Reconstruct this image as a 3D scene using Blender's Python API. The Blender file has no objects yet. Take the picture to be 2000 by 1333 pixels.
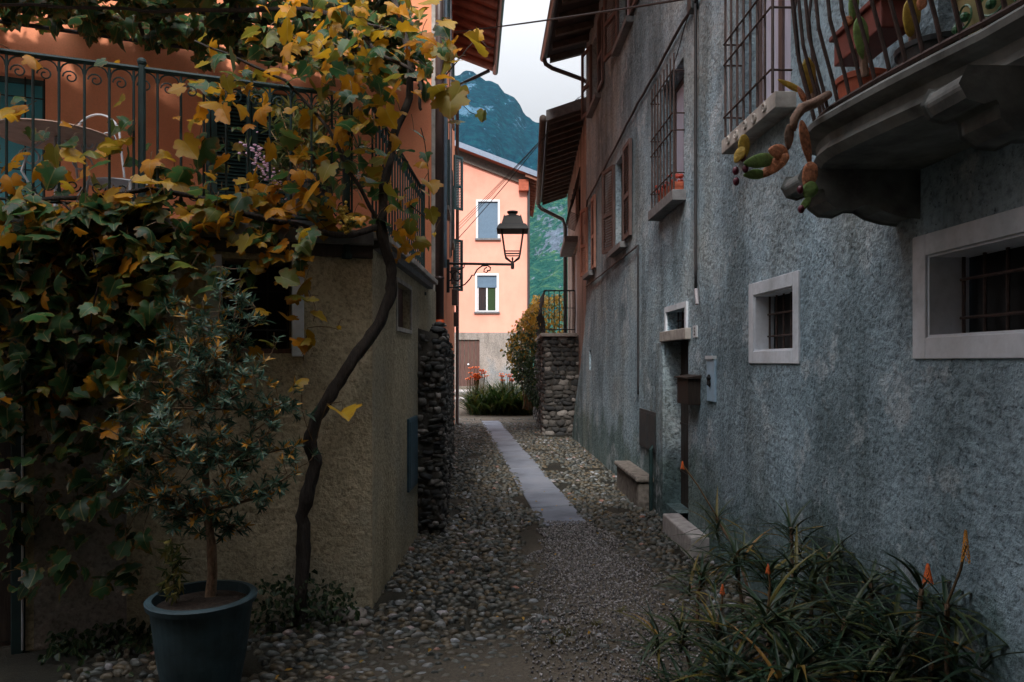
import bpy, math, random
import numpy as np
from mathutils import Vector, Matrix, noise as mnoise
R = math.radians
random.seed(7); rng = np.random.default_rng(11)
S = bpy.context.scene
# ------------------------------------------------------------------ camera, sky, sun, exposure
FPX = 1400.0; HZ = 706.0; EYE = 1.65
cam = bpy.data.cameras.new("camera"); cam.sensor_width = 36; cam.lens = FPX/2000*36
cam.shift_y = (HZ-666.5)/2000; cam.clip_end = 6000; cam.clip_start = .05
co = bpy.data.objects.new("camera", cam); S.collection.objects.link(co)
co.location = (0, 0, EYE); co.rotation_euler = (R(90), 0, 0); S.camera = co
SUN_EL, SUN_AZ = 40.0, 187.0      # azimuth, clockwise from +Y: behind the camera, a little to the left
w = bpy.data.worlds.new("World"); S.world = w; w.use_nodes = True
nt = w.node_tree; nt.nodes.clear()
sky = nt.nodes.new("ShaderNodeTexSky"); sky.sky_type = 'NISHITA'; sky.sun_disc = False
sky.sun_elevation = R(SUN_EL); sky.sun_rotation = R(SUN_AZ); sky.dust_density = 3.0; sky.air_density = 1.2
hs = nt.nodes.new("ShaderNodeHueSaturation"); hs.inputs['Saturation'].default_value = .3
# overcast layer: soft cloud brightness over the sky texture
mixc = nt.nodes.new("ShaderNodeMix"); mixc.data_type = 'RGBA'
mixc.inputs[0].default_value = .8; mixc.inputs[7].default_value = (7.7, 7.75, 8.1, 1)
bg = nt.nodes.new("ShaderNodeBackground"); bg.inputs[1].default_value = .13
ow = nt.nodes.new("ShaderNodeOutputWorld")
nt.links.new(sky.outputs[0], hs.inputs['Color']); nt.links.new(hs.outputs[0], mixc.inputs[6])
tcw = nt.nodes.new("ShaderNodeTexCoord"); sxw = nt.nodes.new("ShaderNodeSeparateXYZ"); nt.links.new(tcw.outputs['Generated'], sxw.inputs[0])
mxw = nt.nodes.new("ShaderNodeMath"); mxw.operation = 'MAXIMUM'; mxw.inputs[1].default_value = 0; nt.links.new(sxw.outputs['Z'], mxw.inputs[0])
pww = nt.nodes.new("ShaderNodeMath"); pww.operation = 'POWER'; pww.inputs[1].default_value = 2.2; nt.links.new(mxw.outputs[0], pww.inputs[0])
maw = nt.nodes.new("ShaderNodeMath"); maw.operation = 'MULTIPLY_ADD'; maw.inputs[1].default_value = 1.6; maw.inputs[2].default_value = .12; nt.links.new(pww.outputs[0], maw.inputs[0])
vmw = nt.nodes.new("ShaderNodeVectorMath"); vmw.operation = 'SCALE'; nt.links.new(mixc.outputs[2], vmw.inputs[0]); nt.links.new(maw.outputs[0], vmw.inputs['Scale'])
nt.links.new(vmw.outputs[0], bg.inputs[0]); nt.links.new(bg.outputs[0], ow.inputs[0])
sl = bpy.data.lights.new("sun", 'SUN'); sl.energy = 1.15; sl.angle = R(10); sl.color = (1, .95, .9)
so = bpy.data.objects.new("sun", sl); S.collection.objects.link(so)
sd = Vector((math.sin(R(SUN_AZ))*math.cos(R(SUN_EL)), math.cos(R(SUN_AZ))*math.cos(R(SUN_EL)), math.sin(R(SUN_EL))))
so.rotation_euler = sd.to_track_quat('Z', 'Y').to_euler()
S.view_settings.view_transform = 'Standard'; S.view_settings.look = 'None'
S.view_settings.exposure = 1.7; S.view_settings.gamma = 1
S.render.engine = 'CYCLES'
S.cycles.max_bounces = 7; S.cycles.diffuse_bounces = 4; S.cycles.transparent_max_bounces = 8
S.cycles.use_denoising = True

# ------------------------------------------------------------------ helpers
def P(px, py, D):
    return Vector(((px-1000)*D/FPX, D, EYE+(HZ-py)*D/FPX))
def srgb(r, g, b):
    f = lambda c: (c/255/12.92) if c/255 <= .04045 else ((c/255+.055)/1.055)**2.4
    return (f(r), f(g), f(b))
class Frame:
    def __init__(s, o, t):
        l = math.hypot(*t); s.o = o; s.t = (t[0]/l, t[1]/l); s.n = (-s.t[1], s.t[0])
    def flip(s): s.n = (-s.n[0], -s.n[1]); return s
    def pt(s, u, z, d=0.0): return Vector((s.o[0]+s.t[0]*u+s.n[0]*d, s.o[1]+s.t[1]*u+s.n[1]*d, z))
class MB:
    def __init__(s): s.v = []; s.f = []; s.sm = False
    def add(s, vs, fs):
        b = len(s.v); s.v.extend([tuple(p) for p in vs]); s.f.extend([tuple(i+b for i in f) for f in fs]); return s
    def quad(s, a, b, c, d): return s.add([a, b, c, d], [(0, 1, 2, 3)])
    def hexa(s, p): return s.add(p, [(0, 3, 2, 1), (4, 5, 6, 7), (0, 1, 5, 4), (1, 2, 6, 5), (2, 3, 7, 6), (3, 0, 4, 7)])
    def fb(s, F, u0, u1, z0, z1, d0, d1):
        return s.hexa([F.pt(u0, z0, d0), F.pt(u1, z0, d0), F.pt(u1, z0, d1), F.pt(u0, z0, d1),
                       F.pt(u0, z1, d0), F.pt(u1, z1, d0), F.pt(u1, z1, d1), F.pt(u0, z1, d1)])
    def box(s, x0, x1, y0, y1, z0, z1):
        return s.hexa([(x0, y0, z0), (x1, y0, z0), (x1, y1, z0), (x0, y1, z0), (x0, y0, z1), (x1, y0, z1), (x1, y1, z1), (x0, y1, z1)])
    def tube(s, pts, r, n=6, cap=True):
        pts = [Vector(p) for p in pts]; rs = r if isinstance(r, (list, tuple)) else [r]*len(pts)
        vs = []; fs = []; up = Vector((0, 0, 1)); prev = None
        for i, p in enumerate(pts):
            d = (pts[min(i+1, len(pts)-1)]-pts[max(i-1, 0)])
            if d.length < 1e-9: d = Vector((0, 0, 1))
            d.normalize()
            if prev is None:
                a = d.cross(up if abs(d.z) < .9 else Vector((1, 0, 0))).normalized()
            else:
                a = prev-d*prev.dot(d)
                a = a.normalized() if a.length > 1e-6 else d.cross(up).normalized()
            prev = a; b = d.cross(a)
            for k in range(n):
                t = 2*math.pi*k/n; vs.append(p+(a*math.cos(t)+b*math.sin(t))*rs[i])
        for i in range(len(pts)-1):
            for k in range(n):
                fs.append((i*n+k, i*n+(k+1) % n, (i+1)*n+(k+1) % n, (i+1)*n+k))
        if cap: fs.append(tuple(range(n-1, -1, -1))); fs.append(tuple((len(pts)-1)*n+k for k in range(n)))
        return s.add(vs, fs)
    def lathe(s, c, prof, n=24, sq=False):
        c = Vector(c); vs = []; fs = []
        for r, z in prof:
            for k in range(n):
                t = 2*math.pi*(k+(.5 if sq else 0))/n
                vs.append(c+Vector((math.cos(t)*r, math.sin(t)*r, z)))
        for i in range(len(prof)-1):
            for k in range(n): fs.append((i*n+k, i*n+(k+1) % n, (i+1)*n+(k+1) % n, (i+1)*n+k))
        fs.append(tuple(range(n-1, -1, -1))); fs.append(tuple((len(prof)-1)*n+k for k in range(n)))
        return s.add(vs, fs)
    def spiral(s, F, u, z, d, r, turns=1.3, start=0, rad=.006, sgn=1, n=16):
        pts = []
        for i in range(n+1):
            a = start+sgn*turns*2*math.pi*i/n; rr = r*(1-.75*i/n)
            pts.append(F.pt(u+math.cos(a)*rr, z+math.sin(a)*rr, d))
        return s.tube(pts, rad, 5)
def origin(o):
    v = Vector((0, 0, 0))
    while o is not None: v += Vector(o.location); o = o.parent
    return v
def build(name, mb, mat, parent=None, label=None, cat=None, kind=None, group=None, loc=None, smooth=False, bevel=0, attrs=None):
    off = origin(parent)
    if parent is None and loc is not None: off = Vector(loc)
    me = bpy.data.meshes.new(name)
    me.from_pydata([(p[0]-off.x, p[1]-off.y, p[2]-off.z) for p in mb.v], [], mb.f); me.update()
    o = bpy.data.objects.new(name, me); S.collection.objects.link(o)
    if parent is not None: o.parent = parent
    elif loc is not None: o.location = loc
    me.materials.append(mat)
    if smooth: me.polygons.foreach_set('use_smooth', [True]*len(me.polygons))
    if bevel:
        m = o.modifiers.new('bevel', 'BEVEL'); m.width = bevel; m.segments = 2; m.limit_method = 'ANGLE'; m.angle_limit = R(50)
    tagp(o, label, cat, kind, group); return o
def tagp(o, label=None, cat=None, kind=None, group=None):
    if label: o['label'] = label
    if cat: o['category'] = cat
    if kind: o['kind'] = kind
    if group: o['group'] = group
def thing(name, label, cat, loc, group=None):
    o = bpy.data.objects.new(name, None); S.collection.objects.link(o); o.location = loc; o.empty_display_size = .2
    tagp(o, label, cat, None, group); bpy.context.view_layer.update(); return o
def np_mesh(name, V, Fc, mat, parent=None, loc=(0, 0, 0), smooth=False, floats=None, vecs=None, **kw):
    """V (n,3) array, Fc (m,k) array of equal-sized faces"""
    off = np.array(origin(parent)) if parent is not None else np.array(loc, float)
    me = bpy.data.meshes.new(name); n = len(V); m, k = Fc.shape
    me.vertices.add(n); me.vertices.foreach_set('co', (V-off).astype(np.float32).ravel())
    me.loops.add(m*k); me.loops.foreach_set('vertex_index', Fc.astype(np.int32).ravel())
    me.polygons.add(m); me.polygons.foreach_set('loop_start', np.arange(0, m*k, k, dtype=np.int32))
    me.polygons.foreach_set('loop_total', np.full(m, k, dtype=np.int32))
    if smooth: me.polygons.foreach_set('use_smooth', np.ones(m, bool))
    me.update(calc_edges=True); me.validate()
    for nm, arr in (floats or {}).items():
        a = me.attributes.new(nm, 'FLOAT', 'POINT'); a.data.foreach_set('value', arr.astype(np.float32))
    for nm, arr in (vecs or {}).items():
        a = me.attributes.new(nm, 'FLOAT_VECTOR', 'POINT'); a.data.foreach_set('vector', arr.astype(np.float32).ravel())
    o = bpy.data.objects.new(name, me); S.collection.objects.link(o)
    if parent is not None: o.parent = parent
    else: o.location = loc
    me.materials.append(mat); tagp(o, kw.get('label'), kw.get('cat'), kw.get('kind'), kw.get('group'))
    return o
def rot_from(nrm, tip):
    """matrices (n,3,3), columns = local x, y(tip), z(normal)"""
    z = nrm/np.linalg.norm(nrm, axis=1, keepdims=True)
    y = tip-z*np.sum(tip*z, axis=1, keepdims=True); y /= np.linalg.norm(y, axis=1, keepdims=True)+1e-9
    x = np.cross(y, z); return np.stack([x, y, z], axis=2)
def scatter(T, TF, pos, M, scale):
    """template T (k,3) or (n,k,3); returns V, F"""
    n = len(pos)
    if T.ndim == 2: T = np.broadcast_to(T, (n,)+T.shape)
    k = T.shape[1]
    V = np.einsum('nij,nkj->nki', M, T*scale[:, None, None] if scale.ndim == 1 else T*scale[:, None, :])+pos[:, None, :]
    F = (TF[None]+(np.arange(n)*k)[:, None, None]).reshape(-1, TF.shape[1])
    return V.reshape(-1, 3), F

# ------------------------------------------------------------------ materials
def newmat(name):
    m = bpy.data.materials.new(name); m.use_nodes = True; n = m.node_tree; n.nodes.clear()
    b = n.nodes.new('ShaderNodeBsdfPrincipled'); o = n.nodes.new('ShaderNodeOutputMaterial')
    n.links.new(b.outputs[0], o.inputs[0]); return m, n, b, o
def nnoise(n, scale, detail=4, rough=.55, stretch=None, co='Object'):
    tc = n.nodes.new('ShaderNodeTexCoord'); mp = n.nodes.new('ShaderNodeMapping')
    if stretch: mp.inputs['Scale'].default_value = stretch
    n.links.new(tc.outputs[co], mp.inputs[0]); t = n.nodes.new('ShaderNodeTexNoise')
    t.inputs['Scale'].default_value = scale; t.inputs['Detail'].default_value = detail; t.inputs['Roughness'].default_value = rough
    n.links.new(mp.outputs[0], t.inputs[0]); return t
def ramp(n, src, stops):
    r = n.nodes.new('ShaderNodeValToRGB'); e = r.color_ramp.elements
    while len(e) < len(stops): e.new(.5)
    for i, (p, c) in enumerate(stops):
        e[i].position = p; e[i].color = tuple(c)+((1,) if len(c) == 3 else ())
    n.links.new(src, r.inputs[0]); return r
def mixrgb(n, a, b, fac, mode='MIX'):
    m = n.nodes.new('ShaderNodeMix'); m.data_type = 'RGBA'; m.blend_type = mode
    for i, s in ((6, a), (7, b)):
        if isinstance(s, tuple): m.inputs[i].default_value = s+((1,) if len(s) == 3 else ())
        else: n.links.new(s, m.inputs[i])
    if isinstance(fac, float): m.inputs[0].default_value = fac
    else: n.links.new(fac, m.inputs[0])
    return m.outputs[2]
def bump(n, b, h, strength=.5, dist=.01):
    u = n.nodes.new('ShaderNodeBump'); u.inputs['Strength'].default_value = strength; u.inputs['Distance'].default_value = dist
    n.links.new(h, u.inputs['Height']); n.links.new(u.outputs[0], b.inputs['Normal']); return u
def stucco(name, c1, c2, c3, gs=38, bs=.9, bd=.02, dripf=.75, big=.8, damp=False):
    m, n, b, o = newmat(name)
    big1 = nnoise(n, big, 5, .6); drip = nnoise(n, 1.6, 4, .6, (1, 1, .28)); fine = nnoise(n, gs, 5, .65)
    r1 = ramp(n, big1.outputs[0], [(.32, c1), (.5, c2), (.68, c3)])
    rd = ramp(n, drip.outputs[0], [(.38, (.5, .5, .48)), (.56, (1, 1, 1))])
    rf = ramp(n, fine.outputs[0], [(.33, (.42, .42, .42)), (.5, (.95, .95, .95)), (.7, (1.2, 1.2, 1.2))])
    c = mixrgb(n, r1.outputs[0], rd.outputs[0], dripf, 'MULTIPLY'); c = mixrgb(n, c, rf.outputs[0], .8 if dripf > .5 else .15, 'MULTIPLY')
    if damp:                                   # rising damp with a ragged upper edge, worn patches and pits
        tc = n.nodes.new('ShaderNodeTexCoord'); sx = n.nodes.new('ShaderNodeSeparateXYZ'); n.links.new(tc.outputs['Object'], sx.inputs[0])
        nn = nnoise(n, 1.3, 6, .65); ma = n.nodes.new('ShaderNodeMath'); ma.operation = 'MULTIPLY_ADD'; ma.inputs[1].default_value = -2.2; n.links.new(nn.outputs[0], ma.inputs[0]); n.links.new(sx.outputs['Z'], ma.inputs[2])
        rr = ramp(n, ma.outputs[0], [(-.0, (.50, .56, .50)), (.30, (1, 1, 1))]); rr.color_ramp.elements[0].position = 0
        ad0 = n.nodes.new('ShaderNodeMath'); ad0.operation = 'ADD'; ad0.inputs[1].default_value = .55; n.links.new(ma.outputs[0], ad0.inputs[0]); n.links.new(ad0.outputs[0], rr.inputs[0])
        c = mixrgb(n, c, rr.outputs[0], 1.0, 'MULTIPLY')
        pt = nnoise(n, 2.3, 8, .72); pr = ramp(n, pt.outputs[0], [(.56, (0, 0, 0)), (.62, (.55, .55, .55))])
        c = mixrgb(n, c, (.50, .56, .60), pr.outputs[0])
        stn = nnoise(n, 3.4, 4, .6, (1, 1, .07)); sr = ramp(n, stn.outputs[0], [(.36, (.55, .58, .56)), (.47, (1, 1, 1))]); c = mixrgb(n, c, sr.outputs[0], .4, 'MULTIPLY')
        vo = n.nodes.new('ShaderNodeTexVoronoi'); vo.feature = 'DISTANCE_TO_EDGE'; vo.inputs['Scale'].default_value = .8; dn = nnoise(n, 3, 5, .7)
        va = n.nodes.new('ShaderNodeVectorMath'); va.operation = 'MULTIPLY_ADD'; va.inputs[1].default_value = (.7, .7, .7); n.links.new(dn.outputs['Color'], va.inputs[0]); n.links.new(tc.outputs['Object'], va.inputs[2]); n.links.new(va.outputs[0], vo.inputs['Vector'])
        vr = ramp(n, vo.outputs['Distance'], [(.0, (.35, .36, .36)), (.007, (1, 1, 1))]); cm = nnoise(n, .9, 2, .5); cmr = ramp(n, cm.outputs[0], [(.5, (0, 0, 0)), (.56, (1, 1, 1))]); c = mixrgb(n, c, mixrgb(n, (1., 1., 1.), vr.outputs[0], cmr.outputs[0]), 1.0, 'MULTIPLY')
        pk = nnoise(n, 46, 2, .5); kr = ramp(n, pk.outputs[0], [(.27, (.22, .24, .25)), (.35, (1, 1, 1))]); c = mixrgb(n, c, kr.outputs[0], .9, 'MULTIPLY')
    n.links.new(c, b.inputs['Base Color']); b.inputs['Roughness'].default_value = .93
    b.inputs['Specular IOR Level'].default_value = .25
    mid = nnoise(n, gs*.33, 3, .6)
    ad = n.nodes.new('ShaderNodeMath'); ad.operation = 'MULTIPLY_ADD'; ad.inputs[1].default_value = 1.2
    n.links.new(mid.outputs[0], ad.inputs[0]); n.links.new(fine.outputs[0], ad.inputs[2])
    bump(n, b, ad.outputs[0], bs, bd); return m
def simple(name, c, rough=.7, metal=0, var=.25, scale=12, spec=.5, bs=.15, stretch=None):
    m, n, b, o = newmat(name); t = nnoise(n, scale, 5, .6, stretch)
    lo = tuple(x*(1-var) for x in c); hi = tuple(min(1, x*(1+var)) for x in c)
    r = ramp(n, t.outputs[0], [(.3, lo), (.7, hi)]); n.links.new(r.outputs[0], b.inputs['Base Color'])
    b.inputs['Roughness'].default_value = rough; b.inputs['Metallic'].default_value = metal
    b.inputs['Specular IOR Level'].default_value = spec
    if bs: bump(n, b, t.outputs[0], bs, .01)
    return m
def leafmat(name, stops, edge=(.35, .12, .02), edgeamt=.5, trans=.5, rough=.45, spec=.4):
    m, n, b, o = newmat(name)
    at = n.nodes.new('ShaderNodeAttribute'); at.attribute_name = 'lv'
    r = ramp(n, at.outputs['Fac'], stops); r.color_ramp.interpolation = 'LINEAR'
    uv = n.nodes.new('ShaderNodeAttribute'); uv.attribute_name = 'luv'
    sx = n.nodes.new('ShaderNodeSeparateXYZ'); n.links.new(uv.outputs['Vector'], sx.inputs[0])
    no = nnoise(n, 22, 4, .6)
    ma = n.nodes.new('ShaderNodeMath'); ma.operation = 'MULTIPLY_ADD'; ma.inputs[1].default_value = 1.1; ma.inputs[2].default_value = -.62
    n.links.new(no.outputs[0], ma.inputs[0])
    mb_ = n.nodes.new('ShaderNodeMath'); mb_.operation = 'ADD'; n.links.new(ma.outputs[0], mb_.inputs[0]); n.links.new(sx.outputs['Z'], mb_.inputs[1])
    er = ramp(n, mb_.outputs[0], [(.42, (0, 0, 0)), (.62, (edgeamt,)*3)])
    c = mixrgb(n, r.outputs[0], edge, er.outputs[0])
    ab = n.nodes.new('ShaderNodeMath'); ab.operation = 'ABSOLUTE'; n.links.new(sx.outputs['X'], ab.inputs[0])
    vr = ramp(n, ab.outputs[0], [(.012, (.35,)*3), (.03, (0, 0, 0))])
    c = mixrgb(n, c, (.45, .38, .14), vr.outputs[0])
    n.links.new(c, b.inputs['Base Color']); b.inputs['Roughness'].default_value = rough; b.inputs['Specular IOR Level'].default_value = spec
    tr = n.nodes.new('ShaderNodeBsdfTranslucent'); n.links.new(c, tr.inputs[0])
    mx = n.nodes.new('ShaderNodeMixShader'); mx.inputs[0].default_value = trans
    n.links.new(b.outputs[0], mx.inputs[1]); n.links.new(tr.outputs[0], mx.inputs[2]); n.links.new(mx.outputs[0], o.inputs[0])
    bump(n, b, no.outputs[0], .3, .005); return m
M = {}
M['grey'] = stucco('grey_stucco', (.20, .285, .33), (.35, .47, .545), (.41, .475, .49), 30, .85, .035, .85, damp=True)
M['brownwall'] = stucco('brown_render', (.38, .325, .215), (.52, .44, .30), (.36, .34, .27), 40, .8, .018, .55)
M['coral'] = stucco('coral_plaster', (.74, .26, .14), (.82, .31, .165), (.70, .24, .13), 60, .25, .004, .25, big=.5)
M['peach'] = stucco('peach_plaster', (.82, .35, .265), (.86, .40, .305), (.77, .32, .24), 60, .15, .003, .12, big=.35)
M['pinkgrey'] = stucco('pinkish_plaster', (.40, .31, .27), (.48, .38, .33), (.34, .29, .26), 40, .5, .01)
M['greyband'] = stucco('grey_plinth', (.26, .24, .22), (.34, .30, .27), (.22, .25, .27), 30, .7, .02)
M['frame'] = stucco('window_plaster', (.46, .50, .54), (.66, .70, .76), (.60, .62, .66), 30, .2, .006, .45, big=2.2)
M['framew'] = simple('white_frame', (.70, .72, .76), .6, var=.08, bs=0)
M['stonew'] = simple('pale_stone', (.36, .33, .30), .9, var=.35, scale=9, bs=.5)
M['step'] = simple('step_stone', (.38, .36, .35), .9, var=.3, scale=14, bs=.6)
M['balstone'] = simple('balcony_stone', (.14, .15, .145), .9, var=.5, scale=7, bs=.7)
M['rubbled'] = simple('worn_block', (.17, .15, .13), .9, var=.55, scale=16, bs=1)
M['slate'] = simple('slate', (.15, .15, .155), .75, var=.3, scale=14, bs=.3)
M['iron'] = simple('black_iron', (.007, .008, .009), .65, var=.3, bs=.1)
M['rust'] = simple('rusty_iron', (.045, .026, .022), .75, var=.5, scale=30, bs=.3)
M['greeniron'] = simple('green_iron', (.006, .026, .026), .7, var=.3, bs=.05)
M['brownwood'] = simple('brown_wood', (.095, .045, .035), .7, var=.35, scale=9, stretch=(6, 6, .5), bs=.3)
M['shut_br'] = simple('brown_shutter', (.11, .07, .062), .65, var=.25, scale=8, bs=.1)
M['shut_or'] = simple('faded_shutter', (.34, .16, .11), .65, var=.25, scale=8, bs=.1)
M['shut_gr'] = simple('green_shutter', (.022, .065, .07), .5, var=.25, bs=.05)
M['darkwood'] = simple('dark_wood', (.03, .02, .015), .7, var=.4, stretch=(6, 6, .5), bs=.3)
M['roofwood'] = simple('soffit_wood', (.30, .085, .05), .6, var=.35, scale=5, bs=.2)
M['roofdark'] = simple('dark_soffit', (.04, .034, .032), .8, var=.3, scale=6, bs=.3)
M['rafter'] = simple('rafter_wood', (.10, .08, .068), .8, var=.3, scale=8, bs=.2)
M['tile'] = simple('roof_tile', (.26, .11, .07), .85, var=.4, scale=4, bs=.5)
M['gutter'] = simple('gutter_metal', (.06, .058, .06), .4, .3, var=.2, bs=0)
M['bluemetal'] = simple('blue_grey_flashing', (.16, .20, .27), .5, .2, var=.15, bs=0)
M['pipe'] = simple('brown_pipe', (.055, .036, .034), .35, var=.15, bs=0)
M['orange'] = simple('orange_plastic', (.62, .09, .02), .4, var=.1, bs=0)
M['bluepipe'] = simple('blue_grey_pipe', (.13, .22, .30), .4, var=.2, bs=0)
M['cable'] = simple('cable', (.02, .02, .022), .6, var=.2, bs=0)
M['palecable'] = simple('pale_cable', (.4, .38, .4), .6, var=.2, bs=0)
M['blackin'] = simple('dark_interior', (.012, .012, .013), .9, var=.3, bs=0)
M['curtain'] = simple('pale_curtain', (.50, .50, .62), .9, var=.2, scale=20, stretch=(8, 8, .3), bs=.2)
M['gcurtain'] = simple('green_curtain', (.022, .05, .014), .9, var=.3, scale=30, stretch=(8, 8, .3), bs=.2)
M['roller'] = simple('roller_shutter', (.12, .20, .29), .5, var=.08, bs=0)
M['cabinet'] = simple('dark_cabinet', (.045, .052, .055), .5, .2, var=.3, bs=.05)
M['bluepanel'] = simple('blue_panel', (.045, .10, .14), .45, .2, var=.25, bs=.02)
M['plate'] = simple('pale_blue_plate', (.38, .54, .68), .5, 0, var=.1, bs=0)
M['terracotta'] = simple('terracotta', (.38, .09, .045), .8, var=.25, bs=.1)
M['redplanter'] = simple('red_planter', (.16, .04, .03), .7, var=.25, bs=.1)
M['blackpot'] = simple('black_pot', (.02, .025, .03), .5, var=.25, bs=.02)
M['tealpot'] = simple('blue_green_pot', (.026, .055, .068), .72, var=.45, scale=6, bs=.05)
M['soil'] = simple('soil', (.03, .02, .014), 1, var=.6, scale=60, bs=1)
M['whiteiron'] = simple('white_iron', (.40, .42, .46), .5, var=.1, bs=0)
M['tabletop'] = simple('table_top', (.34, .23, .18), .6, var=.2, bs=.05)
M['bark'] = simple('vine_bark', (.03, .023, .019), .95, var=.6, scale=30, stretch=(3, 3, .6), bs=1)
M['barkp'] = simple('shrub_bark', (.22, .14, .09), .95, var=.5, scale=40, stretch=(2, 2, .8), bs=.8)
M['twig'] = simple('twig', (.12, .07, .03), .8, var=.5, bs=0)
M['cream'] = simple('cream_ceramic', (.45, .42, .22), .4, var=.15, bs=0)
M['ceramicgreen'] = simple('green_glaze', (.03, .12, .05), .4, var=.2, bs=0)
M['orangefl'] = simple('orange_petals', (.80, .16, .03), .6, var=.3, scale=50, bs=0)
M['yellowfl'] = simple('yellow_spike', (.65, .27, .02), .6, var=.3, scale=50, bs=0)
M['pinkfl'] = simple('pink_petals', (.75, .50, .68), .6, var=.2, scale=50, bs=0)
M['redfl'] = simple('red_geranium', (.38, .05, .03), .6, var=.3, scale=50, bs=0)
M['cactusg'] = simple('cactus_green', (.17, .28, .08), .55, var=.35, scale=50, bs=.5)
M['cactuso'] = simple('cactus_orange', (.50, .20, .10), .75, var=.6, scale=70, bs=.8)
M['cactusy'] = simple('cactus_mustard', (.45, .30, .04), .6, var=.35, scale=50, bs=.6)
M['cactusb'] = simple('cactus_woody', (.22, .14, .10), .85, var=.4, scale=40, bs=.8)
M['fruit'] = simple('cactus_fruit', (.10, .012, .03), .4, var=.3, scale=50, bs=.1)
M['white'] = simple('white_plastic', (.66, .70, .74), .4, var=.05, bs=0)
m, n, b, o = newmat('lamp_glass'); b.inputs['Base Color'].default_value = (.95, .97, 1, 1); b.inputs['Transmission Weight'].default_value = 1
b.inputs['Roughness'].default_value = .02; b.inputs['IOR'].default_value = 1.0; b.inputs['Alpha'].default_value = .25; M['glass'] = m
m, n, b, o = newmat('window_glass'); b.inputs['Base Color'].default_value = (.02, .025, .03, 1)
b.inputs['Roughness'].default_value = .06; b.inputs['Specular IOR Level'].default_value = .8; M['pane'] = m
m, n, b, o = newmat('blue_window_glass'); b.inputs['Base Color'].default_value = (.06, .30, .38, 1)
b.inputs['Roughness'].default_value = .3; M['bluepane'] = m
M['grape'] = leafmat('grape_leaf', [(0, (.018, .05, .022)), (.3, (.035, .10, .035)), (.46, (.06, .15, .045)), (.56, (.16, .17, .025)), (.7, (.42, .25, .012)), (.85, (.55, .22, .012)), (1, (.60, .38, .03))])
M['shrubleaf'] = leafmat('narrow_leaf', [(0, (.012, .05, .035)), (.45, (.028, .09, .062)), (.78, (.07, .16, .125)), (.84, (.40, .20, .03)), (1, (.60, .27, .03))], edgeamt=0, trans=.25, rough=.4, spec=.3)
M['aloe'] = leafmat('aloe_leaf', [(0, (.010, .026, .014)), (.5, (.018, .045, .022)), (.8, (.04, .055, .014)), (.95, (.13, .10, .018)), (1, (.26, .13, .03))], edge=(.12, .06, .02), edgeamt=.35, trans=.12, rough=.45, spec=.35)
M['creeper'] = leafmat('creeper_leaf', [(0, (.012, .035, .015)), (.4, (.04, .08, .03)), (.55, (.12, .12, .025)), (.8, (.38, .21, .03)), (1, (.52, .30, .04))], edgeamt=.2)
M['oleander'] = leafmat('oleander_leaf', [(0, (.03, .06, .025)), (.6, (.08, .12, .04)), (1, (.28, .22, .06))], edgeamt=0, trans=.3)
M['daylily'] = leafmat('daylily_leaf', [(0, (.012, .035, .008)), (.6, (.03, .06, .012)), (1, (.13, .12, .02))], edgeamt=0, trans=.3)

def stonemat(name, stops, rough=.8, gs=18):
    m, n, b, o = newmat(name); at = n.nodes.new('ShaderNodeAttribute'); at.attribute_name = 'lv'
    r = ramp(n, at.outputs['Fac'], stops); t = nnoise(n, gs, 5, .65)
    rr = ramp(n, t.outputs[0], [(.3, (.55, .55, .55)), (.7, (1.25, 1.25, 1.25))])
    c = mixrgb(n, r.outputs[0], rr.outputs[0], .8, 'MULTIPLY'); n.links.new(c, b.inputs['Base Color'])
    b.inputs['Roughness'].default_value = rough; bump(n, b, t.outputs[0], .5, .01); return m
M['cobble'] = stonemat('cobble', [(0, (.022, .027, .026)), (.25, (.055, .060, .052)), (.45, (.115, .084, .045)), (.65, (.095, .108, .103)), (.82, (.066, .048, .024)), (.93, (.12, .12, .11)), (.98, (.28, .30, .32)), (1, (.28, .13, .09))], .5, 25)
M['rubble'] = stonemat('rubble', [(0, (.03, .032, .034)), (.4, (.07, .066, .06)), (.7, (.12, .11, .10)), (1, (.28, .26, .24))], .9, 40)
M['pebble'] = stonemat('pebble', [(0, (.06, .06, .07)), (.4, (.18, .165, .16)), (.7, (.27, .25, .24)), (1, (.42, .40, .40))], .8, 30)
m, n, b, o = newmat('lane_dirt'); t1 = nnoise(n, 1.1, 5, .6, co='Object'); t2 = nnoise(n, 60, 5, .7)
r1 = ramp(n, t1.outputs[0], [(.35, (.008, .008, .004)), (.5, (.018, .016, .008)), (.65, (.04, .031, .02))])
r2 = ramp(n, t2.outputs[0], [(.35, (.5, .5, .5)), (.65, (1.3, 1.3, 1.3))])
c = mixrgb(n, r1.outputs[0], r2.outputs[0], .7, 'MULTIPLY')
pos = n.nodes.new('ShaderNodeAttribute'); pos.attribute_name = 'sand'
c = mixrgb(n, c, mixrgb(n, (.13, .107, .08), r2.outputs[0], .7, 'MULTIPLY'), pos.outputs['Fac'])
n.links.new(c, b.inputs['Base Color']); b.inputs['Roughness'].default_value = .95; bump(n, b, t2.outputs[0], .8, .02); M['ground'] = m
M['slab'] = stucco('granite_slab', (.145, .16, .195), (.21, .23, .28), (.245, .26, .30), 90, .3, .006, .35, big=1.4)
M['grass'] = simple('dry_grass', (.12, .11, .03), .8, var=.4, bs=0)
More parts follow.
